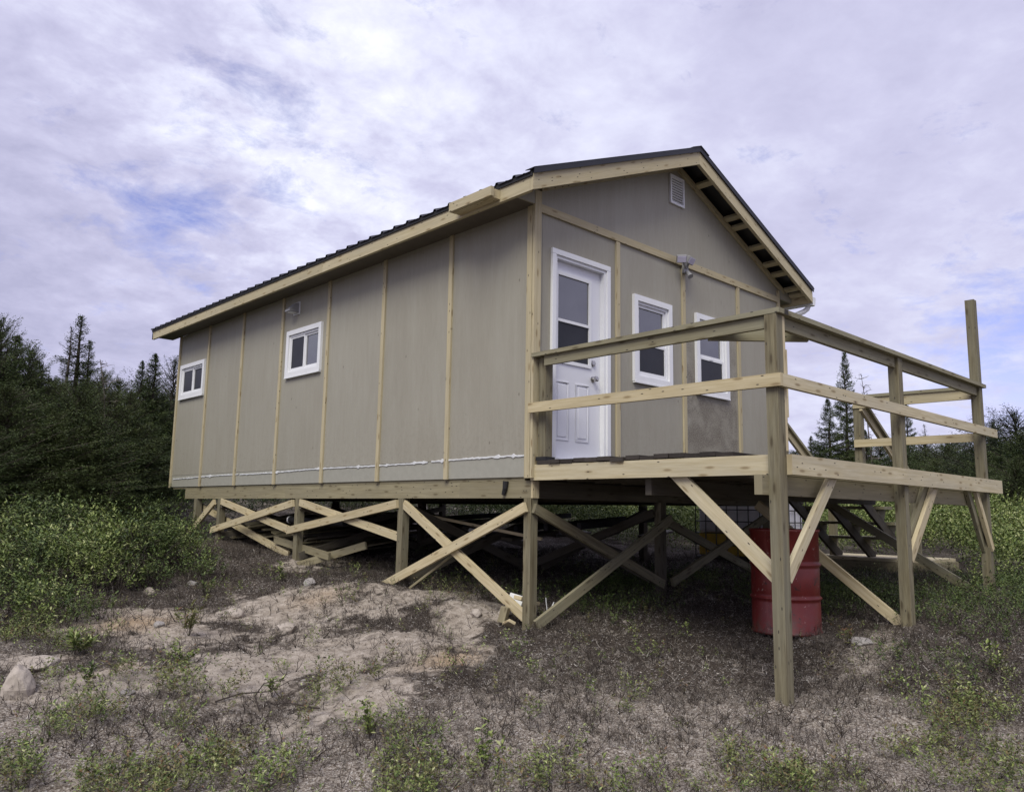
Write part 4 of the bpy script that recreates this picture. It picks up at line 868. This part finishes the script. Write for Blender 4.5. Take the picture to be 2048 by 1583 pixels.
# ground litter, shadow-dark twigs, foreground moss and leaves --------------------
def fore(n, x0=-5, x1=6, y0=-4.6, y1=5.5, dmax=13): 
    X = rnd(n, x0, x1); Y = rnd(n, y0, y1); k = in_view(X, Y) & (cam_dist(X, Y) < dmax) & (cam_dist(X, Y) > 3.2); return X[k], Y[k]
TW = [twigs(RNG.uniform(.06, .13), .0020, 3, .8, .35) for _ in range(12)] + [twigs(RNG.uniform(.12, .22), .0026, 2, .9, .45) for _ in range(3)]
X, Y = fore(36000); s = sand_m(X, Y); nn = vnoise(X, Y, .55, 31) * .6 + vnoise(X, Y, .2, 32) * .4; k = RNG.random(len(X)) < np.clip((.9 - s * .6) * np.clip((nn - .33) * 4.2, .08, 1.1), 0, 1); X, Y = X[k], Y[k]
Q, U = scatter(TW, X, Y, rnd(len(X), .5, 1.25), None, .3); stuff(quads_obj('shadow_dark_twigs', Q, U, M['twig']), 'thin dead twigs, darkened for the shadows between them, standing all over the disturbed ground', 'twigs'); print('tw', len(Q))
def stick_proto():
    n = 3; L = RNG.uniform(.008, .035); p = np.array([[0, 0, .003]]); d = np.array([[1., 0, .2]]); r = RNG.uniform(.0010, .0030); out = []
    for i in range(n):
        d = d + RNG.normal(0, .55, (1, 3)) * np.array([1, 1, .5]); d /= np.linalg.norm(d); q = p + d * L * RNG.uniform(.6, 1.4); q[:, 2] = np.clip(q[:, 2], 0, .035); out.append(ribbons(p, q, np.array([r]), np.array([r * .75]))); p = q; r *= .75
    return np.concatenate(out)
X, Y = fore(50000); s = sand_m(X, Y); k = RNG.random(len(X)) < (.85 - s * .65); X, Y = X[k], Y[k]; Q, U = scatter([stick_proto() for _ in range(24)], X, Y, rnd(len(X), .5, 1.3), None, .15)
stuff(quads_obj('fallen_sticks', Q, U, M['litter']), 'grey and pale fallen twigs lying on the ground', 'sticks'); print('st', len(Q))
def chip():
    v = RNG.normal(0, 1, (5, 3)); v[:, 2] *= .5; v /= np.linalg.norm(v, axis=1)[:, None] * 1.1; f = [(0, 1, 2, 3), (0, 2, 4, 1), (1, 4, 3, 2), (0, 3, 4, 2)]; return np.array([[v[i] for i in q] for q in f])
X, Y = fore(60000); S = .003 + .007 * RNG.random(len(X)) ** 3 + .016 * (RNG.random(len(X)) > .985); Q, U = scatter([chip() for _ in range(16)], X, Y, S, None, 0, .003)
stuff(quads_obj('gravel', Q, U, M['litter']), 'small stone and bark chips strewn over the ground', 'gravel')
# fallen leaves and bark flakes
def flake():
    m = 3; p = np.stack([RNG.normal(0, .02, m), RNG.normal(0, .02, m), rnd(m, .002, .014)], 1); a = rnd(m, 0, 6.28); d = np.stack([np.cos(a), np.sin(a), rnd(m, -.3, .5)], 1); d /= np.linalg.norm(d, axis=1)[:, None]
    return leaf_quads(p, d, np.stack([RNG.normal(0, .4, m), RNG.normal(0, .4, m), np.ones(m)], 1), rnd(m, .006, .018), rnd(m, .004, .010))
X, Y = fore(42000, dmax=12); s = sand_m(X, Y); nn = vnoise(X, Y, .5, 61) * .6 + vnoise(X, Y, .2, 62) * .4; k = RNG.random(len(X)) < np.clip(1.0 - s * .85 - (nn < .42) * .5, 0, 1); X, Y = X[k], Y[k]; Q, U = scatter([flake() for _ in range(16)], X, Y, rnd(len(X), .6, 1.2), None, .1)
stuff(quads_obj('leaf_litter', Q, U, M['litter']), 'dry grey and whitish leaf and bark flakes covering the ground', 'leaf litter')
# grey lichen tufts of the lower right, and moss green patches at the bottom
LT = [twigs(.035, .0017, 6, 1.1, .5) for _ in range(8)]
X, Y = fore(26000, -4, 5, -4.7, 1.5, 9); m = blobs(X, Y, [GB(1250, 1480, 1.6, 1.0), GB(1500, 1450, 1.2, .8), GB(1100, 1400, .9, .6), GB(900, 1520, .8, .5), GB(1400, 1330, .8, .4, 0, .7), GB(1850, 1400, 1.2, .9)]); k = RNG.random(len(X)) < np.clip(m * 1.3 + (vnoise(X, Y, .4, 41) - .6), 0, .9); X, Y = X[k], Y[k]
Q, U = scatter(LT, X, Y, rnd(len(X), .6, 1.4), None, .2); stuff(quads_obj('lichen', Q, U, M['litter']), 'pale grey lichen and dry heath covering the lower right ground', 'lichen'); print('li', len(Q))
FG = [GB(60, 1570, .5, .35), GB(260, 1560, .45, .3), GB(420, 1520, .35, .25), GB(560, 1560, .5, .3), GB(740, 1500, .25, .25, 0, .8), GB(830, 1560, .4, .25), GB(960, 1560, .3, .25), GB(700, 1490, .3, .2), GB(1060, 1575, .4, .2, 0, .8), GB(1300, 1420, .22, .14), GB(1290, 1400, .2, .12, 0, .9), GB(1540, 1530, .3, .2, 0, .8), GB(1900, 1500, .6, .5), GB(1960, 1400, .5, .5, 0, .8), GB(640, 1400, .3, .2, 0, .7), GB(80, 1470, .4, .3, 0, .8), GB(1800, 1330, .3, .2, 0, .6), GB(1560, 1260, .25, .12, 0, .8), GB(1010, 1330, .5, .2, 0, .45), GB(500, 1450, .3, .2, 0, .7), GB(330, 1390, .35, .25, 0, .8), GB(350, 1440, .3, .2, 0, .7), GB(1480, 1330, .3, .2, 0, .55)]
FG += [GB(60, 1520, .7, .3), GB(260, 1530, .5, .2, 0, .8), GB(480, 1480, .5, .2, 0, .7), GB(1060, 1545, .6, .2, 0, .75), GB(1250, 1560, .5, .2, 0, .7), GB(560, 1340, .25, .15, 0, .6), GB(150, 1300, .35, .2, 0, .8), GB(300, 1270, .3, .15, 0, .55), GB(1640, 1560, .5, .25, 0, .8), GB(1980, 1560, .6, .4), GB(300, 1440, .4, .2, 0, .62), GB(420, 1410, .35, .2, 0, .6), GB(330, 1350, .3, .15, 0, .6), GB(120, 1575, .6, .2), GB(640, 1580, .7, .14), GB(900, 1580, .7, .14), GB(1400, 1580, .5, .15, 0, .8), GB(40, 1290, .4, .4, 0, .9), GB(90, 1380, .3, .2, 0, .7)]
FG += [GB(150, 1450, .7, .35, 0, .6), GB(420, 1560, .8, .3, 0, .9), GB(800, 1560, .8, .3, 0, .9), GB(1000, 1400, .5, .25, 0, .5), GB(60, 1250, .6, .5, 0, .8)]
X, Y = fore(48000, -5, 6, -4.7, 4, 11); m = blobs(X, Y, FG); nn = vnoise(X, Y, .3, 51) * .6 + vnoise(X, Y, .12, 52) * .4; k = RNG.random(len(X)) < np.clip((m * 1.15 + (nn - .76) * 2.2) * 1.7, .015, 1); X, Y = X[k], Y[k]
Q, U = scatter([sprig(24, .13, .023, .010, .9, 4)[0] for _ in range(6)] + [sprig(40, .20, .027, .011, .6, 4)[0] for _ in range(3)], X, Y, rnd(len(X), .45, 1.25), None, .3); h_ = len(Q); sel = U % 7 < 3.2
stuff(quads_obj('ground_plants', Q[sel], U[sel], M['leaf']), 'small bright green ground plants in the foreground', 'ground plants'); stuff(quads_obj('ground_plants', Q[~sel], U[~sel], M['leafolive']), 'olive and reddish heath plants in the foreground', 'ground plants'); print('fg', h_)
# single seedlings and clumps that can be told apart
def plant(px, py, h, n, ll, lw, mat, label, spread=.6, br=7, cat='plant', name='seedling'):
    x, y = G(px, py); q, s = sprig(n, h, ll, lw, spread, br); o = quads_obj(name, q, RNG.random(len(q)) * 3 + RNG.random() * 9, M[mat]); o.location = (x, y, gz(x, y) - .01); tag(o, label, cat)
    t = quads_obj('stem', s, RNG.random(len(s)), M['twig'], o); return o
for a in ((378, 1268, .34, 150, .07, .018, 'leafolive', 'upright feathery green clump in the middle of the sand'), (150, 1310, .20, 170, .07, .022, 'leaf', 'spreading fern like clump on the left of the sand', 1.0), (565, 1165, .32, 60, .05, .022, 'leaf', 'young green shoot below the second braced post', .4, 4),
          (410, 1180, .26, 90, .05, .018, 'leafdark', 'dark little bush on the far rim of the sand', .8), (545, 1385, .16, 60, .045, .02, 'leaf', 'small green sprig bent over the sand near the centre', 1.0, 4), (175, 1380, .17, 60, .05, .02, 'leafdark', 'thin leafy sprig beside the pale hollow on the left', .9, 4),
          (360, 1330, .18, 80, .045, .02, 'leaf', 'low leafy clump just below the feathery green clump', .9), (740, 1500, .26, 80, .045, .022, 'leaf', 'knee of bright green leaves near the bottom centre', .8), (970, 1545, .28, 80, .045, .022, 'leaf', 'tall green sprig at the bottom right of centre', .6),
          (1700, 1300, .18, 60, .045, .016, 'leafolive', 'grassy tuft behind the front deck post', .9), (1985, 1350, .25, 90, .045, .02, 'leaf', 'leafy clump at the right edge of the ground', .8), (1545, 1262, .16, 80, .07, .010, 'leafolive', 'grassy tuft at the foot of the red drum', .9)): plant(*a)
# curved bare stems
def bare(px, py, pts, r, label):
    x, y = G(px, py); z = gz(x, y); o = MB().tube(pts, r, 6, r * .4).build('bare_stem', M['bark']); o.location = (x, y, z); return tag(o, label, 'stem')
for a in ((520, 1285, [(0, 0, -.02), (0, .01, .06), (.01, 0, .13)], .006, 'short cut stub standing in the open sand'), (287, 1210, [(0, 0, -.02), (.01, 0, .1), (.0, 0, .2)], .005, 'thin stake at the far rim of the sand'), (640, 1420, [(0, 0, 0), (-.08, .05, .02), (-.2, .1, .05), (-.26, .16, .14)], .006, 'fallen curved stem right of the green sprig'),
          (520, 1410, [(0, 0, 0), (-.02, .04, .09), (.02, 0, .17), (.12, -.08, .19)], .006, 'arched bare stem left of the green sprig'), (430, 1400, [(0, 0, .01), (.15, -.05, .05), (.3, -.16, .06), (.42, -.2, .12)], .006, 'long bent root across the pale hollow'), (1180, 1290, [(0, 0, 0), (.02, 0, .1), (.0, .03, .2)], .004, 'bare stalk on the dark peat below the corner post'),
          (1005, 1520, [(0, 0, 0), (.01, .02, .12), (.05, .0, .24)], .004, 'bare stalk near the bottom centre'), (350, 1240, [(0, 0, 0), (-.03, .1, .1), (-.02, .18, .2)], .005, 'leaning dead stem beside the stone on the ridge')): bare(*a)

# ------------------------------------------------------------------ trees
def conifer(h, wid, nb, nt, taper=1.0, droop=.15, base=.12, blade=(.10, .026), seed=0, irregular=.25, layered=0):
    r = np.random.default_rng(seed); Q = []; S = []
    for i in range(nb):
        t = (i + r.random()) / nb; t = base + (1 - base) * t
        if layered: t = np.round(t * layered) / layered + r.normal(0, .012)
        t = min(t, .985); L = wid * (1 - t) ** taper * (1 + r.normal(0, irregular)) + .02; bs = .45 + .55 * min(1, (1 - t) * 3)
        if L < .03: L = .03
        a = r.uniform(0, 6.28); el = -droop + .45 * t + .5 * t ** 6 + r.normal(0, .12); p0 = np.array([0, 0, t * h]); d = np.array([math.cos(a) * math.cos(el), math.sin(a) * math.cos(el), math.sin(el)])
        sd_ = np.cross(d, [0, 0, 1.]); sd_ /= np.linalg.norm(sd_); k = max(int(nt * .16), int(nt * (L / wid) ** 1.2)); u = r.random(k) ** .7; tip = np.array([0, 0, .12 * L])
        side = r.choice([-1, 1], k) * r.uniform(0, 1, k) * (1 - u * .75) * L * .42; pos = p0 + u[:, None] * d * L + side[:, None] * sd_ + (u ** 2)[:, None] * tip + r.normal(0, .02, (k, 3)) * np.array([1, 1, 1.3])
        bd = d[None] * r.uniform(.3, 1, k)[:, None] + sd_[None] * (np.sign(side) * r.uniform(.1, 1, k))[:, None] + r.normal(0, .28, (k, 3)); bd /= np.linalg.norm(bd, axis=1)[:, None]
        nr = np.stack([r.normal(0, .6, k), r.normal(0, .6, k), np.ones(k)], 1); Q.append(leaf_quads(pos, bd, nr, bs * blade[0] * r.uniform(.6, 1.3, k), blade[1] * r.uniform(.7, 1.3, k)))
        S.append(ribbons(p0[None], (p0 + d * L * .9 + tip * .8)[None], np.array([.007 + .008 * L]), np.array([.003])))
    return np.concatenate(Q), np.concatenate(S)
def trunk(h, r0, lean=0., dead=False, seed=1):
    r = np.random.default_rng(seed); mb = MB(); pts = [(lean * (i / 8) ** 2 + r.normal(0, .008 * h * (i > 0)) * (i / 8), r.normal(0, .006 * h) * (i / 8), h * i / 8) for i in range(9)]; mb.tube(pts, r0, 8, .006); return mb
TREES = {}
def proto(key, name, h, wid, nb, nt, matn, **kw):
    Q, S = conifer(h, wid, nb, nt, **kw); o = trunk(h, .022 * h + .01, seed=kw.get('seed', 0)).build('trunk', M['bark']); c = quads_obj('crown', Q, RNG.random(len(Q)) * 2.0 + np.repeat(RNG.random(len(Q) // 1), 1) * 0, M[matn]); b = quads_obj('branches', S, RNG.random(len(S)), M['bark'])
    TREES[key] = (name, h, [o.data, c.data, b.data]); print(key, len(Q))
    for q in (o, c, b): bpy.data.objects.remove(q)
proto('spire', 'spruce', 5.0, .85, 220, 120, 'needle', taper=.8, droop=.12, seed=2, irregular=.3, blade=(.08, .019), layered=30)
proto('thin', 'spruce', 5.0, .42, 130, 50, 'needle2', taper=.6, droop=.1, seed=3, irregular=.5, base=.3, blade=(.07, .014), layered=30)
proto('fir', 'fir', 5.0, 1.2, 260, 230, 'needle', taper=.9, droop=.16, seed=4, irregular=.2, layered=24, blade=(.09, .02))
proto('bush', 'spruce', 3.6, 1.9, 340, 250, 'needle', taper=.62, droop=.05, seed=5, irregular=.28, base=.04, blade=(.08, .016), layered=16)
proto('bush2', 'spruce', 3.6, 1.7, 310, 230, 'needle', taper=.55, droop=.0, seed=6, irregular=.4, base=.06, blade=(.08, .016), layered=14)
proto('wild', 'spruce', 3.8, 1.6, 230, 150, 'needle2', taper=.6, droop=-.15, seed=7, irregular=.5, base=.1, blade=(.085, .016))
def dead_tree(h, seed):
    r = np.random.default_rng(seed); mb = trunk(h, .035, .3, seed=seed); S = []
    for i in range(46):
        t = r.uniform(.25, 1); a = r.uniform(0, 6.28); L = (1.1 - t * .75) * r.uniform(.3, .9); p = np.array([.3 * t ** 2, 0, t * h]); 
        for k in range(3):
            d = np.array([math.cos(a) , math.sin(a), r.uniform(-.1, .6)]) + r.normal(0, .25, 3); d /= np.linalg.norm(d); q = p + d * L / 3; S.append(ribbons(p[None], q[None], np.array([.011 - .003 * k]), np.array([.008 - .003 * k])))
            e = p + (d + r.normal(0, .7, 3)) * L / 4; S.append(ribbons(p[None], e[None], np.array([.006]), np.array([.002]))); p = q
    Q = np.concatenate(S); o = mb.build('trunk', M['deadwood']); b = quads_obj('branches', Q, RNG.random(len(Q)) * 3, M['deadwood']); TREES['dead%d' % seed] = ('dead_tree', h, [o.data, b.data])
    for q in (o, b): bpy.data.objects.remove(q)
dead_tree(4.0, 1); dead_tree(4.0, 2)
def put_tree(key, px, py, dist, label, wscale=1.0, group=None, cat='tree', at=None):
    """tree whose top is at a photo pixel, standing dist metres away"""
    name, h, datas = TREES[key]; d = FW + RT * ((px - 1024) / FPX) - UP * ((py - 791.5) / FPX); t = dist / math.hypot(d.x, d.y); x, y, zt = CAM.x + d.x * t, CAM.y + d.y * t, CAM.z + d.z * t; z0 = gz(x, y) - .1; s = (zt - z0) / h
    e = empty(name, (x, y, z0), label, cat, group); e.rotation_euler = (0, 0, random.uniform(0, 6.28)); e.scale = (wscale * (.5 + .5 * s), wscale * (.5 + .5 * s), s)
    for dta in datas: c = bpy.data.objects.new(dta.name.split('.')[0], dta); COL.objects.link(c); c.parent = e
GL = 'dense spruces left of the cabin'; GR = 'dense spruces on the right'; LL = 'bushy dark spruce in the dense thicket left of the cabin'; LR = 'bushy dark spruce in the thicket beyond the deck'
put_tree('spire', 163, 630, 19, 'tallest spruce spire left of the cabin', 1.15); put_tree('thin', 143, 652, 18.6, 'thin spire just left of the tallest one', .8); put_tree('spire', 181, 680, 18.8, 'shorter narrow spire right of the tallest left spruce', .8)
put_tree('bush2', 5, 648, 15.5, 'big rounded conifer at the left edge of the photo', .6); put_tree('bush', 62, 705, 15.6, 'spreading conifer next to the rounded one at the left edge', .5)
for a_ in ((-10, 640, 16.5, 'fir', 1.3, 'broad fir cut off by the left edge of the photo'), (34, 672, 16.2, 'fir', 1.2, 'fir standing at the right of the rounded conifer'), (78, 722, 16.8, 'fir', 1.2, 'short fir stepping down towards the tall spires')): put_tree(a_[3], a_[0], a_[1], a_[2], a_[5], a_[4])
put_tree('fir', 311, 708, 18.5, 'pointed spruce rising close to the far end of the cabin', .9); put_tree('fir', 285, 722, 18.2, 'broad spruce beside the pointed one near the cabin end', .65); put_tree('wild', 350, 722, 20.5, 'ragged spruce half hidden by the far cabin wall', .7)
put_tree('dead1', 232, 722, 15.8, 'bare dead tree with a bent top left of the cabin', 1.0, None, 'dead tree')
for i, (px, py, ds, k, w) in enumerate(((112, 765, 17.5, 'bush', .6), (205, 748, 18, 'bush', .5), (95, 765, 15.5, 'bush', .8), (160, 775, 15, 'bush2', .8), (220, 790, 16, 'bush', .8), (260, 790, 17, 'bush2', .7), (310, 790, 19, 'bush', .7), (345, 800, 21, 'bush2', .8), (20, 780, 14, 'bush', .9), (-60, 690, 15, 'bush2', .7), (110, 830, 14.2, 'bush2', .8), (190, 840, 14.5, 'bush', .8), (270, 850, 16, 'bush2', .8), (325, 860, 19.5, 'bush', .7), (-120, 740, 16, 'bush', 1), (60, 770, 19, 'bush', .7), (240, 765, 21, 'bush', .9), (180, 770, 21, 'bush2', .9), (380, 790, 23, 'bush', 1.), (420, 790, 21, 'bush2', 1.), (300, 770, 22, 'bush2', .9), (0, 720, 20, 'bush', .6), (135, 775, 19.5, 'bush', .7), (-40, 850, 13.2, 'bush', .8), (370, 840, 22, 'bush', .7))):
    put_tree(k, px, py, ds, LL, w, GL)
put_tree('fir', 1688, 704, 26, 'tallest fir on the right seen through the deck railing', .72); put_tree('fir', 1655, 798, 25.5, 'shorter layered fir left of the tallest right fir', .95); put_tree('dead2', 1738, 748, 25, 'leafless dead tree right of the tallest fir', .9, None, 'dead tree')
put_tree('fir', 1812, 802, 27, 'fir behind the middle deck post', .6); put_tree('thin', 1848, 848, 29, 'small distant spire right of the middle deck post', .8); put_tree('wild', 2030, 826, 21, 'tangled dark conifer at the right edge of the photo', 1.1); put_tree('wild', 1960, 868, 21, 'ragged conifer behind the tall end post of the deck', .9)
put_tree('fir', 1730, 860, 25, 'low fir just right of the railing post at the stairs', .7); put_tree('fir', 1622, 872, 26, 'low fir nearest the cabin on the right', .7)
for i, (px, py, ds, k, w) in enumerate(((1590, 905, 27, 'bush', 1.), (1640, 895, 28, 'bush2', 1.), (1700, 905, 26, 'bush', 1.), (1760, 890, 27, 'bush2', 1.), (1800, 885, 25, 'bush', .9), (1850, 880, 26, 'wild', 1.), (1890, 895, 24, 'bush', 1.), (1930, 905, 23, 'bush2', 1.), (1990, 880, 22, 'bush', 1.), (2050, 870, 20, 'bush2', 1.), (2090, 850, 21, 'bush', 1.), (1960, 920, 19.5, 'bush', .8), (2030, 920, 18.5, 'bush2', .8), (1750, 915, 30, 'bush', 1.2), (1830, 905, 30, 'bush', 1.2), (1900, 880, 29, 'bush2', 1.2), (1670, 925, 24, 'bush', .7), (1730, 925, 23.5, 'bush2', .7), (1810, 925, 23, 'bush', .7), (1870, 925, 22, 'bush2', .7), (1550, 925, 29, 'bush', 1.), (2140, 840, 20, 'bush2', 1.), (1985, 845, 25, 'wild', 1.))):
    put_tree(k, px, py, ds, LR, w, GR)
